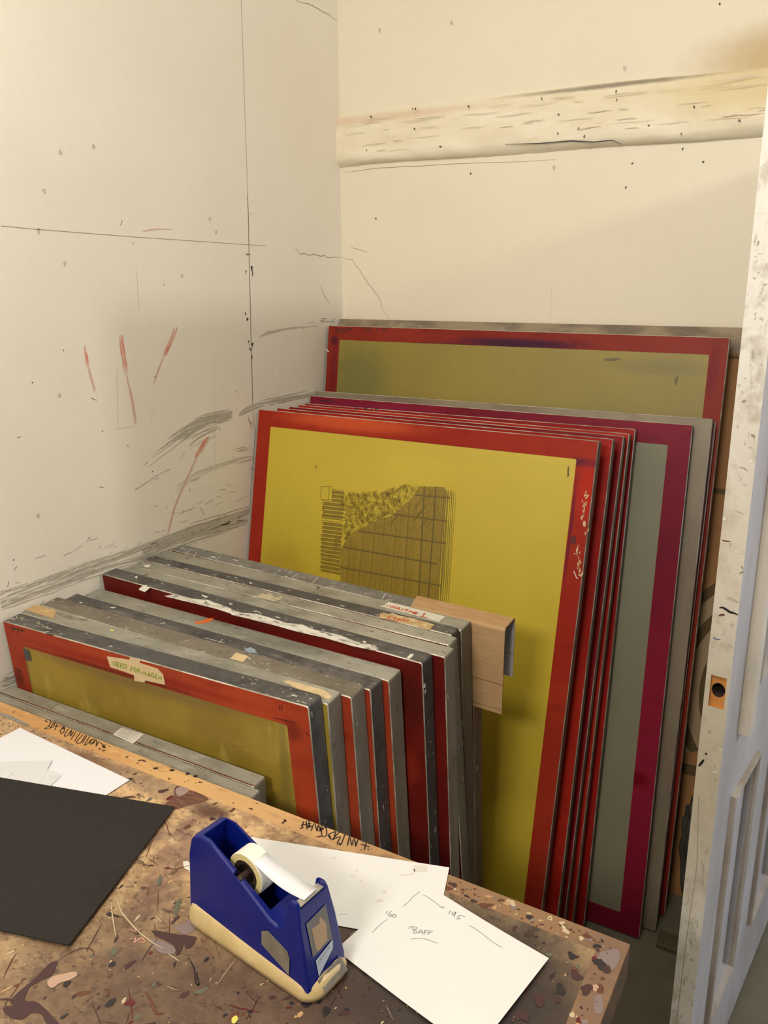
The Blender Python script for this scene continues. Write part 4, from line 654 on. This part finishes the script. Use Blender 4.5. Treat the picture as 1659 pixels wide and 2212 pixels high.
tpoly(edge2, sm2([(-0.1433, 0.7754), (-0.1374, 0.7811), (-0.1318, 0.7766), (-0.1325, 0.7687), (-0.1387, 0.7679)]), S1); tpoly(edge2, sm2([(-0.1424, 0.7939), (-0.1272, 0.8074), (-0.1207, 0.7953), (-0.1246, 0.7731), (-0.1299, 0.7802), (-0.1374, 0.7811)]), S5, .0004); tpoly(edge2, sm2([(-0.1352, 0.7722), (-0.1294, 0.7779), (-0.1257, 0.77), (-0.1317, 0.7655)]), S0, .0008)
tpoly(edge2, sm2([(-0.1345, 0.7272), (-0.1273, 0.7334), (-0.1209, 0.7143), (-0.1279, 0.7083)]), S5, .0004)
for c in [(-0.8533, 0.8264), (-0.8239, 0.8313), (-0.8079, 0.8322), (-0.8807, 0.8175), (-0.908, 0.7916), (-0.9005, 0.7988), (-0.8435, 0.7987)]: (edge if c[1] > .806 else core).disc(tw((c[0], c[1], TZ)), X3, Y3, .004, .0032, .3, S1, .0006, r_, .2, 10)
# lettering in marker on the pine edging, written to be read from the far side of the table
def tink(strokes, wd, mt=ink):
    for s_ in strokes:
        P = [tw((p[0], p[1], TZ)) for p in (smooth_path([Vector(p) for p in s_], 3) if len(s_) > 3 else [Vector(p) for p in s_])]
        edge.strip(P, wd, (0, 0, 1), mt, .0007)
tink(([(-0.5965, 0.8291), (-0.5947, 0.8272)], [(-0.588, 0.8254), (-0.5759, 0.8105)], [(-0.589, 0.8133), (-0.578, 0.8246)], [(-0.5903, 0.8226), (-0.585, 0.8101)], [(-0.5849, 0.8281), (-0.5737, 0.8145)], [(-0.5854, 0.8064), (-0.5827, 0.8114)],
      [(-0.5685, 0.8104), (-0.574, 0.8268), (-0.5601, 0.8132), (-0.5672, 0.8269), (-0.5551, 0.8159)], [(-0.5621, 0.8297), (-0.5573, 0.8147)], [(-0.5539, 0.8271), (-0.5438, 0.8134), (-0.5482, 0.8082), (-0.5574, 0.8216), (-0.5539, 0.8271)], [(-0.5372, 0.8256), (-0.5417, 0.8145), (-0.5302, 0.8088), (-0.5363, 0.8261)], [(-0.5406, 0.8151), (-0.5353, 0.8112)], [(-0.5311, 0.8272), (-0.531, 0.8101), (-0.5245, 0.8204), (-0.521, 0.8054), (-0.5143, 0.8058)], [(-0.5212, 0.8274), (-0.515, 0.807)], [(-0.5057, 0.8088), (-0.5133, 0.8272), (-0.5004, 0.8117), (-0.5054, 0.8257), (-0.4941, 0.8134)], [(-0.4986, 0.826), (-0.4953, 0.8128)],
      [(-0.4855, 0.8274), (-0.4804, 0.8127)], [(-0.4906, 0.8203), (-0.4772, 0.821)], [(-0.4898, 0.8257), (-0.4898, 0.8241)], [(-0.4802, 0.8283), (-0.4814, 0.8263)], [(-0.4839, 0.8108), (-0.4842, 0.809)], [(-0.4768, 0.8163), (-0.4747, 0.8154)], [(-0.5192, 0.8081), (-0.5145, 0.805)]), .0016)
tink(([(-1.168, 0.8364), (-1.155, 0.835), (-1.145, 0.8211), (-1.145, 0.8141), (-1.136, 0.8165), (-1.148, 0.8362), (-1.145, 0.8364), (-1.135, 0.822), (-1.145, 0.8211)], [(-1.138, 0.8345), (-1.124, 0.8184), (-1.126, 0.8172)], [(-1.135, 0.8265), (-1.124, 0.8323)], [(-1.124, 0.835), (-1.109, 0.8265), (-1.103, 0.8153), (-1.114, 0.8213), (-1.117, 0.8317), (-1.118, 0.8357)], [(-1.106, 0.8326), (-1.098, 0.8185), (-1.092, 0.8123), (-1.09, 0.8178), (-1.098, 0.8324), (-1.083, 0.8171), (-1.091, 0.8311)], [(-1.086, 0.8318), (-1.074, 0.8107)], [(-1.077, 0.8341), (-1.064, 0.8091)], [(-1.068, 0.8322), (-1.059, 0.8099), (-1.05, 0.8102), (-1.063, 0.8327)], [(-1.059, 0.8323), (-1.047, 0.8118)], [(-1.053, 0.8332), (-1.039, 0.8093), (-1.038, 0.8165), (-1.043, 0.8275)], [(-1.042, 0.83), (-1.034, 0.8167), (-1.03, 0.8212), (-1.036, 0.8298), (-1.042, 0.83)], [(-1.018, 0.8164), (-1.033, 0.8308), (-1.034, 0.8254), (-1.03, 0.8164)], [(-1.026, 0.8301), (-1.02, 0.8197)], [(-1.021, 0.8283), (-1.001, 0.8214), (-1.007, 0.8202), (-1.007, 0.8288)], [(-1.011, 0.8248), (-1.002, 0.8198)], [(-0.9987, 0.8256), (-0.9969, 0.8279)], [(-1.002, 0.8129), (-0.9934, 0.8159)], [(-0.9957, 0.8112), (-0.9964, 0.816)]), .0014)
tink(([(-0.9222, 0.8194), (-0.9185, 0.8243), (-0.9092, 0.8236)],), .003, S0)
edge.build('pine_edging', tb); edge2.build('pine_edging', tb)
gap = paint('dirt_line', (84, 60, 42), rough=.8)
sd = MB(); sd.prism([tw(p + (0,))[:2] for p in ((-.1155, .8195), (-.1200, .70), (-.1425, .105), (-.1455, .105), (-.1235, .70), (-.119, .8165))], 'z', TZ - .0495, TZ - .0015, pine_d); sd.build('side_board', tb, xf=lambda p: (p[0] + .0012, p[1], p[2]))
for (x, y) in ((-.20, .72), (-1.30, .72), (-.21, .15), (-1.30, .15)):
    lg = MB(); lg.box(tw((x - .04, y - .04, 0)), tw((x + .04, y + .04, TZ - .05)), pine_d, .003); lg.build('leg', tb)
ap = MB(); ap.box(tw((-1.26, .74, .70)), tw((-.24, .765, TZ - .05)), pine_d, .002); ap.build('apron', tb)
sh = MB(); sh.prism([tw(p + (0,))[:2] for p in ((-1.35, .80), (-.140, .79), (-.128, .775), (-.134, .12), (-1.35, .12))], 'z', .730, .765, pine_d); sh.build('undershelf', tb)
gt = MB(); gt.face([tw((p[0], p[1], TZ + .0010)) for p in [(-1.265, 0.8108), (-1.246, 0.8131), (-1.178, 0.8082), (-1.172, 0.8065), (-1.184, 0.8025), (-1.227, 0.8036), (-1.257, 0.8049)]], paint('silver_tape', (140, 136, 124), [(40, (110, 106, 96), .45, .65, .7, I1)], rough=.35)); gt.build('silver_tape', tb)

# ---------------------------------------------------------------- paper on the table
paper_m = paint('white_paper', (217, 217, 213), [(8, (211, 211, 206), .45, .7, .4, I1)], rough=.75)
paper_c = paint('cool_white_paper', (218, 219, 222), rough=.75)
card_m = paint('black_card', (43, 40, 37), [(200, (50, 47, 43), .45, .65, .5, I1)], rough=.8, spec=.2)
def sheet(name, o, ux, uy, z, mt, th=.0004, lift=None, n=14, draw=None, label='', cat='paper', group=None):
    """sheet with corner o and the two edge vectors; lift(s,t) raises it a little"""
    mb = MB(); o = Vector(o); ux = Vector(ux); uy = Vector(uy); L_ = lift or (lambda s, t: 0)
    def P(s, t, dz=0): q = ux * s + uy * t; return (q.x, q.y, L_(s, t) + dz)
    flip = ux.x * uy.y - ux.y * uy.x < 0
    for dz, rv in ((th, flip), (0, not flip)):
        for i in range(n):
            for j in range(n):
                mb.face([P(i / n, j / n, dz), P((i + 1) / n, j / n, dz), P((i + 1) / n, (j + 1) / n, dz), P(i / n, (j + 1) / n, dz)], mt, rv)
    B = [(i / n, 0) for i in range(n)] + [(1, i / n) for i in range(n)] + [(1 - i / n, 1) for i in range(n)] + [(0, 1 - i / n) for i in range(n)]
    mb.loft([[P(*q) for q in B], [P(*q, dz=th) for q in B]], [mt])
    if draw:
        def onp(p):
            q = Vector((p[0], p[1])) - o.to_2d(); det = ux.x * uy.y - ux.y * uy.x; s = (q.x * uy.y - q.y * uy.x) / det; t = (ux.x * q.y - ux.y * q.x) / det
            return (q.x, q.y, L_(s, t) + th)
        draw(mb, onp)
    ob = mb.build(name); ob.location = (o.x, o.y, z); tag(ob, label, cat, group); return ob
sheet('paper_sheet', (-1.1835, .751 + .041), (.2905, -.0195, 0), (-.0135, -.205, 0), TZ + .0012, paper_c, label='white sheet of paper lying on the left of the table under the black card', lift=lambda s, t: .0003)
scrap_m = paint('paper_scrap_white', (206, 206, 206), rough=.75)
G3 = 'small white paper scraps by the black card'
for pts, z_, lb in (([(-1.16, 0.6814), (-1.045, 0.748), (-1.011, 0.6946), (-1.115, 0.6341)], .0026, 'larger pointed white paper scrap on the white sheet beside the black card'), ([(-1.078, 0.7257), (-1.029, 0.7272), (-0.9985, 0.7293), (-0.9897, 0.6978), (-1.017, 0.6869)], .0021, 'small white paper scrap showing from under the larger scrap beside the black card'), ([(-1.14, 0.6846), (-1.072, 0.6921), (-1.07, 0.6804), (-1.1, 0.656)], .0032, 'tiny white paper scrap at the left edge on top of the others')):
    mb = MB(); o_ = Vector((pts[0][0], pts[0][1], 0)); a = [(p[0] - o_.x, p[1] - o_.y, 0) for p in pts]; b = [(p[0], p[1], .0004) for p in a]
    b = [(p[0], p[1], .0004 + .0012 * (i % 2)) for i, p in enumerate(a)]; a = [(p[0], p[1], p[2] - .0004) for p in b]
    mb.loft([a, b], [scrap_m]); mb.face(a, scrap_m, True); mb.face(b, scrap_m); ob = mb.build('paper_scrap', fix=True); ob.location = (o_.x, o_.y, TZ + z_); tag(ob, lb, 'paper')
u_ = Vector((-.2996, -.079, 0)).normalized(); v_ = Vector((.0722, -.2584, 0))
sheet('black_card', (-.7773, .7516), u_ * .36, v_, TZ + .0040, card_m, th=.0022, label='matt black card on the left of the table, over the white papers', cat='card', lift=lambda s, t: .0010 * s)
def dm(mb, P):
    sm = paint('faint_smudge', (206, 203, 192), rough=.7)
    for s_, w__ in (([(-0.4124, 0.7918), (-0.403, 0.7961), (-0.3973, 0.8015)], .002), ([(-0.3973, 0.8015), (-0.398, 0.8071), (-0.4006, 0.8103)], .0014), ([(-0.4482, 0.6927), (-0.4391, 0.6981)], .0015), ([(-0.4021, 0.811), (-0.3918, 0.816), (-0.3864, 0.8201)], .012)):
        mb.strip([P(p) for p in s_], w__, (0, 0, 1), sm, .0003)
    rr_ = random.Random(6)
    for c in [(-0.4677, 0.7708), (-0.468, 0.7601), (-0.4159, 0.7551), (-0.4123, 0.739), (-0.416, 0.7364), (-0.4526, 0.7561), (-0.5084, 0.7774)]: mb.disc(P(c), X3, Y3, .003, .002, 0, sm, .0003, rr_, .4, 8)
sheet('paper_sheet', (-.3599 - .297 * .9608, .8363 - .297 * .2773), (.297 * .9608, .297 * .2773, 0), (.131 * .2773 * 1.0, -.131 * .9608, 0), TZ + .0013, paper_m, label='long white sheet of paper behind the blue tape dispenser, its corner over the pine edging', draw=dm)
def baff(mb, P):
    def s(pts, wd=.0006, k=True): mb.strip([P(p) for p in (smooth_path([Vector(p) for p in pts], 3) if len(pts) > 2 else pts)], wd, (0, 0, 1), pencil, .0003)
    s([(-0.3747, 0.7761), (-0.3785, 0.7642), (-0.3797, 0.7526), (-0.3822, 0.7429)]); s([(-0.3692, 0.7732), (-0.3579, 0.7713), (-0.3471, 0.7676), (-0.3399, 0.7648), (-0.3355, 0.7651), (-0.336, 0.7669), (-0.3397, 0.7644)]); s([(-0.39, 0.7139), (-0.3936, 0.7017), (-0.3952, 0.6921), (-0.3954, 0.6863)]); s([(-0.2955, 0.7539), (-0.2837, 0.7515), (-0.2665, 0.745), (-0.2541, 0.7409), (-0.2471, 0.74)]); s([(-0.3498, 0.7003), (-0.3418, 0.7064), (-0.332, 0.7093), (-0.3184, 0.7102)])
    for q in ([(-0.3963, 0.7267), (-0.3956, 0.7213)], [(-0.3916, 0.7287), (-0.3923, 0.7218), (-0.3891, 0.7196), (-0.3877, 0.723), (-0.3909, 0.7223)], [(-0.3867, 0.7256), (-0.3868, 0.7219), (-0.3834, 0.7212), (-0.3829, 0.7251), (-0.3867, 0.7256)],
              [(-0.3263, 0.7648), (-0.326, 0.7591)], [(-0.3194, 0.7654), (-0.3225, 0.7637), (-0.3217, 0.7594), (-0.3188, 0.7631), (-0.3193, 0.766), (-0.318, 0.757)], [(-0.3061, 0.7647), (-0.3124, 0.7639)], [(-0.3124, 0.7639), (-0.3144, 0.7597), (-0.3104, 0.7593), (-0.3122, 0.7568), (-0.3149, 0.7561)],
              [(-0.3568, 0.718), (-0.3531, 0.7138), (-0.3509, 0.7112)], [(-0.3587, 0.7132), (-0.3595, 0.7168), (-0.3542, 0.7197), (-0.3507, 0.7196), (-0.3529, 0.7151)], [(-0.3529, 0.7151), (-0.3489, 0.7148), (-0.3484, 0.7119), (-0.3512, 0.7099)], [(-0.3462, 0.7121), (-0.3453, 0.7193), (-0.3405, 0.7145)], [(-0.3456, 0.7149), (-0.3417, 0.717)], [(-0.3409, 0.7209), (-0.3391, 0.7144)], [(-0.3409, 0.7209), (-0.3373, 0.7224)], [(-0.3402, 0.7178), (-0.3372, 0.7194)], [(-0.3356, 0.7228), (-0.3347, 0.7159)], [(-0.3356, 0.7228), (-0.3313, 0.7246)], [(-0.335, 0.7196), (-0.3317, 0.7214)]): s(q, .0008)
sheet('paper_sheet', (-.3912, .7964), (.1981, -.0468, 0), (-.0303, -.1535, 0), TZ + .0022, paper_m, label='white sheet pencilled BAFF, 160 and 195, right of the tape dispenser', draw=baff, lift=lambda s, t: .0045 * max(0, s - .45) ** 1.5 * 2 + .002 * max(0, t - .5) ** 2)

# ---------------------------------------------------------------- tape dispenser
A0 = Vector((-.5965, .5925, TZ)); MD = Matrix.Rotation(math.radians(-8.09), 4, 'Z'); MD.translation = A0
td = empty('tape_dispenser', MD); tag(td, 'heavy blue desktop tape dispenser with white tape roll, its base wrapped in beige tape', 'tape dispenser')
blue = paint('glossy_blue_plastic', (8, 23, 104), [(30, (11, 28, 114), .4, .7, .5, I1)], rough=.26, coat=.1, spec=.4)
Wd = .066
def body_sec(y, inset):
    pr = [(-.010, .003), (-.010, .100), (-.007, .118), (.000, .127), (.010, .131), (.026, .131), (.036, .126), (.080, .104), (.128, .078), (.140, .0755), (.147, .080), (.1535, .096), (.158, .116), (.161, .1185), (.168, .1185), (.171, .114), (.178, .080), (.190, .022), (.190, .003)]
    return [(x + inset * (1 if x < .0 else -1 if x > .18 else 0), y, z - inset * (1 if z > .05 else 0)) for x, z in pr]
def draft(p):
    x, y, z = p; k = .055 * z; yc = Wd / 2
    s_ = 1 - 2 * k * .9 / Wd * (z / .13 + .6)
    fx = 1.0
    y = yc + (y - yc) * s_
    if x > .165 and False: pass
    # plan view rounded at both ends
    return (x, y, z)
body = MB(); ys = [(0, .004), (.0012, .0015), (.004, 0), (Wd - .004, 0), (Wd - .0012, .0015), (Wd, .004)]
secs = [body_sec(y, i) for y, i in ys]; body.loft(secs, [blue] * 5); body.face(secs[0], blue); body.face(secs[-1], blue, True)
bo_ = body.build('body', td, xf=draft, fix=True)
bpy.context.view_layer.update()
def cut_box(pts, y0, y1, mt, xfm=lambda p: p):
    c = MB(); c.prism(pts, 'y', y0, y1, mt); o = c.build('cutter', fix=True, xf=xfm); o.matrix_world = td.matrix_world.copy(); return o
well = blue
boolean(bo_, cut_box([(.013, .16), (.010, .030), (.030, .018), (.110, .018), (.121, .045), (.1235, .16)], .0145, Wd - .0145, well))
boolean(bo_, cut_box([(.1525, .101), (.154, .14), (.180, .14), (.180, .112), (.172, .1105)], .0125, Wd - .0125, well))
boolean(bo_, cut_box([(.069, .14), (.069, .098), (.081, .098), (.081, .14)], .0085, Wd - .0085, well))
bm = bmesh.new(); bm.from_mesh(bo_.data); bmesh.ops.remove_doubles(bm, verts=bm.verts, dist=1e-5)
bm.to_mesh(bo_.data); bm.free()
bv = bo_.modifiers.new('bevel', 'BEVEL'); bv.width = .0036; bv.segments = 4; bv.limit_method = 'ANGLE'; bv.angle_limit = math.radians(28); bv.harden_normals = False
for p in bo_.data.polygons: p.use_smooth = True
try:
    ws = bo_.modifiers.new('wn', 'WEIGHTED_NORMAL'); ws.keep_sharp = True
except Exception: pass
# beige tape wrapped around the foot
wrap_m = paint('beige_wrap_tape', (196, 172, 120), [(14, (178, 152, 100), .42, .62, .6, (1, 1, .4)), (70, (208, 188, 142), .55, .7, .5, (1, 1, .3))], rough=.36, bump=1.0, bscale=38, coat=.2)
def foot(o, zf):
    pts = rrect(-.020 + o, -.004 + o, .199 - o, Wd + .004 - o, .022, 7); return [(x, y, zf(x, y)) for x, y in pts]
wr = MB(); zt_ = lambda x, y: (.044 - .35 * (x + .02) if x < .055 else .0178) + max(0, x - .12) * .10 + .0010 * math.sin(x * 90) + .0006 * math.sin(x * 230 + y * 300)
Rg = [foot(.006, lambda x, y: .0006), foot(.0008, lambda x, y: .0030), foot(.0, lambda x, y: .010), foot(.0035, lambda x, y: zt_(x, y) * .75 + .002), foot(.0080, zt_), foot(.0125, lambda x, y: zt_(x, y) - .001)]
wr.loft(Rg, [wrap_m] * 5); wr.face(Rg[0], wrap_m, True); wr.build('base', td, smooth=True, fix=True)['label'] = 'foot wrapped in crinkled beige tape'
# roll, hub, tape strip
rm = paint('white_tape_roll', (226, 222, 206), rough=.5); rs = paint('roll_side', (206, 190, 130), rough=.45)
rc = Vector((.075, 0, .1005)); yr0, yr1 = .0215, .0445
def ring_y(r, y, n=40): return [(rc.x + r * math.cos(2 * math.pi * i / n), y, rc.z + r * math.sin(2 * math.pi * i / n)) for i in range(n)]
ro = MB(); ro.loft([ring_y(.0185, yr0), ring_y(.0265, yr0), ring_y(.0272, yr0 + .0007), ring_y(.0272, yr1 - .0007), ring_y(.0265, yr1), ring_y(.0185, yr1), ring_y(.0185, yr0)], [rs, rm, rm, rm, rs, rm]); rl_ = ro.build('tape_roll', td, smooth=False, fix=True)
hub_m = paint('dark_brown_hub', (58, 46, 40), rough=.4)
hb = MB(); hb.loft([ring_y(.0128, yr0 + .001), ring_y(.0182, yr0 - .0004), ring_y(.0184, yr0 + .004), ring_y(.0184, yr1 - .004), ring_y(.0182, yr1), ring_y(.0128, yr1 - .001), ring_y(.0128, yr0 + .001)], [hub_m] * 6); hb.build('hub', td, fix=True)
sp = MB(); ax_ = [[(rc.x + .0045 * math.cos(a * math.pi / 6), y, rc.z + .0045 * math.sin(a * math.pi / 6)) for a in range(12)] for y in (.0092, Wd - .0092)]; sp.loft(ax_, [hub_m]); sp.face(ax_[0], hub_m); sp.face(ax_[1], hub_m); sp.build('axle', td, fix=True)
st = MB(); strip_m = paint('translucent_tape', (214, 213, 214), rough=.3, spec=.6); rows = []
for i in range(21):
    t = i / 20; x = .0885 + (.1680 - .0885) * t; z = .1240 + (.1138 - .1240) * t - .0065 * math.sin(math.pi * t) ; tw_ = .0035 * math.sin(math.pi * t); half = .0108 - .0012 * math.sin(math.pi * t); rows.append([(x, .033 - half, z - tw_ * .5), (x, .033, z), (x, .033 + half, z + tw_)])
st.loft(rows, [strip_m] * 20, closed=False); so_ = st.build('tape_strip', td, smooth=True); sl_ = so_.modifiers.new('t', 'SOLIDIFY'); sl_.thickness = .0003
ct = MB(); steel = paint('cutter_steel', (198, 194, 182), rough=.3, metal=.7)
ct.box((.1600, .0130, .1085), (.1690, Wd - .0130, .1120), steel, .0005)
for i in range(22):
    y = .0136 + i * (Wd - .0272 - .0018) / 21; ct.loft([[(.1690, y, .1095), (.1690, y + .0017, .1095), (.1690, y + .0017, .1120), (.1690, y, .1120)], [(.1716, y + .0007, .1128), (.1716, y + .001, .1128), (.1716, y + .001, .1132), (.1716, y + .0007, .1132)]], [steel])
ct.build('cutter', td)
# front window label, small label, cloth tape scraps
def front_pt(y, z, off=.0): # on the sloping front face between z .08 and .022
    x = .190 + (.178 - .190) * (z - .022) / (.080 - .022); return (x + .0008 + off, y, z)
def quad_label(name, pts, mt, off, label=None, strokes=()):
    mb = MB(); q = [front_pt(*p, off) for p in pts]; q2 = [front_pt(*p, off + .0003) for p in pts]; mb.loft([q, q2], [mt]); mb.face(q2, mt); mb.face(q, mt, True)
    for s_ in strokes: mb.strip([front_pt(*p, off + .0003) for p in s_], .0006, (.98, 0, .2), pencil, .0002)
    o = mb.build(name, td, fix=True)
    if label: o['label'] = label
quad_label('clear_window', [(.015, .092), (.015, .052), (.048, .052), (.048, .094)], paint('smoky_clear_tape', (92, 88, 84), [(30, (70, 68, 72), .4, .6, .6, I1)], rough=.2, coat=.4), .0002, 'dull clear tape patch')
quad_label('beige_label', [(.021, .082), (.021, .058), (.024, .053), (.040, .056), (.043, .074), (.036, .087), (.033, .080)], paint('beige_label', (166, 138, 106), rough=.6), .0006)
quad_label('small_label', [(.018, .045), (.018, .026), (.046, .041), (.048, .050)], paint('pale_label', (170, 178, 188), rough=.5), .0002, None, [[(.021 + .0024 * k, .039 + .0007 * k + .0012 * (k % 2)), (.022 + .0024 * k, .042 + .0007 * k)] for k in range(9)])
sc = MB(); grey_c = paint('grey_cloth_scrap', (124, 116, 98), [(50, (96, 90, 78), .4, .6, .8, (1, 1, .5))], rough=.5, bump=.4)
yy = lambda z: draft((0, 0, z))[1] - .0007
P_ = [(.126, .068), (.134, .072), (.172, .056), (.176, .048), (.174, .020), (.126, .048)]
P_ = [(.118, .0585), (.128, .0640), (.158, .0540), (.1620, .0460), (.1610, .0240), (.118, .0410)]
sc.loft([[(x, yy(z) + .0005, z) for x, z in P_], [(x, yy(z), z) for x, z in P_]], [grey_c]); sc.face([(x, yy(z), z) for x, z in P_], grey_c); sc.build('cloth_tape_scrap', td, fix=True)
fs = MB(); q = [(.1925, .010, .012), (.1925, .052, .012), (.1905, .050, .026), (.1925, .010, .022)]
fs.face([(.2005, .018, .010), (.2005, .056, .010), (.1915, .054, .026), (.1915, .014, .024)], grey_c); fs.build('cloth_tape_scrap', td)

# ---------------------------------------------------------------- the open door at the right
DU = Vector((.153, .988, 0)).normalized(); DV = Vector((-.015, 0, 1)).normalized(); DT = DV.cross(DU).normalized()
MDr = Matrix(((DU[0], DT[0], DV[0]), (DU[1], DT[1], DV[1]), (DU[2], DT[2], DV[2]))).to_4x4(); MDr.translation = Vector((-.052, 1.26, .008))
dr = empty('door_1', MDr); tag(dr, kind='structure')
TD, WDr, HD = .0375, .90, 1.945
door_f = paint('door_face_paint', (188, 186, 188), [(5, (160, 155, 154), .42, .64, .8, (1, 1, .4)), (40, (160, 152, 146), .6, .74, .6, (1, 1, .6))], rough=.5, bump=.25)
door_e = paint('door_edge_paint', (216, 212, 202), [(4, (194, 186, 168), .42, .62, .8, (1, 1, .5)), (26, (170, 162, 142), .50, .66, .8, I1), (60, (138, 130, 112), .58, .70, .7, (1, 1.4, .6))], [((0, .018, .86), (.1, .08, .34), (176, 164, 138), .75, .5), ((0, .018, 1.22), (.1, .06, .16), (196, 184, 160), .5, .5)], rough=.5, bump=.35)
wood_r = paint('raw_wood', (190, 128, 62), [(20, (168, 108, 48), .4, .6, .7, (1, 1, .3))], rough=.5)
hole_m = paint('dark_hole', (52, 32, 20), rough=.9)
db = MB()
def panel_face(y):  # face with recessed panels; list of rectangles
    return y
db.box((0, 0, 0), (WDr, TD, HD), door_f, .0012)
leaf = db.build('door_leaf', dr, fix=True)
for p in leaf.data.polygons:
    pass
leaf.data.materials.append(door_e)
for p in leaf.data.polygons:
    if p.center.x < .002: p.material_index = 1
bpy.context.view_layer.update()
def dcut(lo, hi, mt):
    c = MB(); c.box(lo, hi, mt); o = c.build('cutter', fix=True); o.matrix_world = dr.matrix_world.copy(); return o
for (x0, z0, x1, z1) in ((.122, .235, .268, .722), (.445, .235, .60, .722), (.64, .235, .78, .722)): boolean(leaf, dcut((x0, -.02, z0), (x1, .010, z1), door_f))
boolean(leaf, dcut((.20, -.02, .95), (.76, .08, 1.80), door_f))
boolean(leaf, dcut((-.02, .0055, .958), (.005, .0295, 1.013), wood_r))
cyl = MB(); cs = [[(x, .0175 + .0105 * math.cos(a * math.pi / 12), .987 + .0125 * math.sin(a * math.pi / 12)) for a in range(24)] for x in (-.01, .06)]; cyl.loft(cs, [hole_m]); cyl.face(cs[0], hole_m); cyl.face(cs[1], hole_m); co_ = cyl.build('cutter', fix=True); co_.matrix_world = dr.matrix_world.copy(); boolean(leaf, co_)
em = MB(); re_ = random.Random(31)
def EP(p): return (-.0003, p[0], p[1] - .008)
def es(pts, wd, mt, tp=True): em.strip([EP(p) for p in pts], wd, (-1, 0, 0), mt, .0003, tp)
for pts, wd, mt in (([(0.0282, 1.137), (0.0241, 1.139), (0.0182, 1.137), (0.0117, 1.134), (0.0067, 1.134), (-0.0003, 1.132)], .004, ink), ([(0.0193, 1.156), (0.0116, 1.156), (0.002, 1.153)], .005, scuff), ([(0.0325, 1.087), (0.0297, 1.084), (0.0214, 1.085)], .0025, paint('blue_smear', (92, 104, 136), rough=.6)), ([(0.0269, 0.8667), (0.0302, 0.8591), (0.0343, 0.851)], .004, ink), ([(0.0254, 0.88), (0.0237, 0.8767)], .004, ink), ([(0.005, 1.199), (0.0016, 1.202), (-0.0012, 1.204)], .001, ink), ([(0.0033, 1.212), (0.0006, 1.207)], .001, ink),
                    ([(0.0214, 1.364), (0.0148, 1.363), (0.0095, 1.36)], .0016, crackm), ([(0.0347, 1.248), (0.0303, 1.247), (0.0226, 1.248)], .002, S3), ([(0.0204, 1.234), (0.0101, 1.233), (0.0016, 1.232)], .0016, white_paint), ([(0.0215, 1.297), (0.0129, 1.295), (0.0068, 1.293)], .0012, scuff), ([(0.0277, 1.124), (0.0229, 1.127), (0.0191, 1.127)], .0035, S2), ([(0.0145, 0.6739), (0.0097, 0.6636), (0.0096, 0.6477)], .004, scuff), ([(0.0083, 0.6484), (0.0085, 0.6355), (0.0063, 0.6205)], .0030, scuff)):
    es(smooth_path([Vector(p) for p in pts]), wd, mt)
for s_ in ([(0.0291, 0.7945), (0.02, 0.6616), (0.0242, 0.494), (0.0256, 0.3109)],): es(s_, .0009, crackm, False)
for k in range(80):
    y, z = re_.uniform(.002, .036), re_.uniform(.2, 1.7)
    if .93 < z < 1.05: continue
    em.disc(EP((y, z)), (0, -1, 0), (0, 0, 1), re_.uniform(.0006, .003), re_.uniform(.0006, .003), 0, re_.choice([scuffl, scuff, crackm, white_paint, scuffl]), .0002, re_, .4, 8)
add_on(leaf, lambda mb: (setattr(mb, 'v', em.v), setattr(mb, 'f', em.f), setattr(mb, 'm', em.m), setattr(mb, 'slots', em.slots)), lambda p: p)
def moulding(x0, z0, x1, z1, w__, pr, nm, mt):
    mb = MB(); R = []
    for (o, d) in ((0, 0), (.002, -pr * .8), (w__ * .35, -pr), (w__ * .7, -pr * .6), (w__, .004)): R.append([(x, d, z) for x, z in rrect(x0 + o, z0 + o, x1 - o, z1 - o, .0006, 1)])
    mb.loft(R, [mt] * 4); mb.build(nm, dr, fix=False)
md_m = paint('moulding_paint', (168, 158, 146), [(9, (136, 122, 108), .45, .65, .8, (1, 1, .5))], rough=.5)
for (x0, z0, x1, z1) in ((.103, .216, .287, .741), (.426, .216, .619, .741), (.622, .216, .80, .741)): moulding(x0, z0, x1, z1, .019, .010, 'panel_moulding', md_m)
moulding(.178, .926, .782, 1.822, .024, .012, 'glazing_moulding', md_m)
gl = MB(); gl.box((.20, .017, .95), (.76, .021, 1.80), paint('door_glass', (190, 205, 225), rough=.08, trans=.6)); gl.build('glass', dr)
for z in (1.24, 1.52):
    mu = MB(); mu.box((.20, .008, z), (.76, .030, z + .022), md_m, .003); mu.build('glazing_bar', dr)
bt = MB(); bt.box((.096, -.019, .868), (.128, -.0002, HD), paint('batten_paint', (212, 203, 186), [(12, (186, 176, 158), .45, .65, .8, (1, 1, .4))], rough=.55, bump=.3), .0015); bt.build('stop_batten', dr)
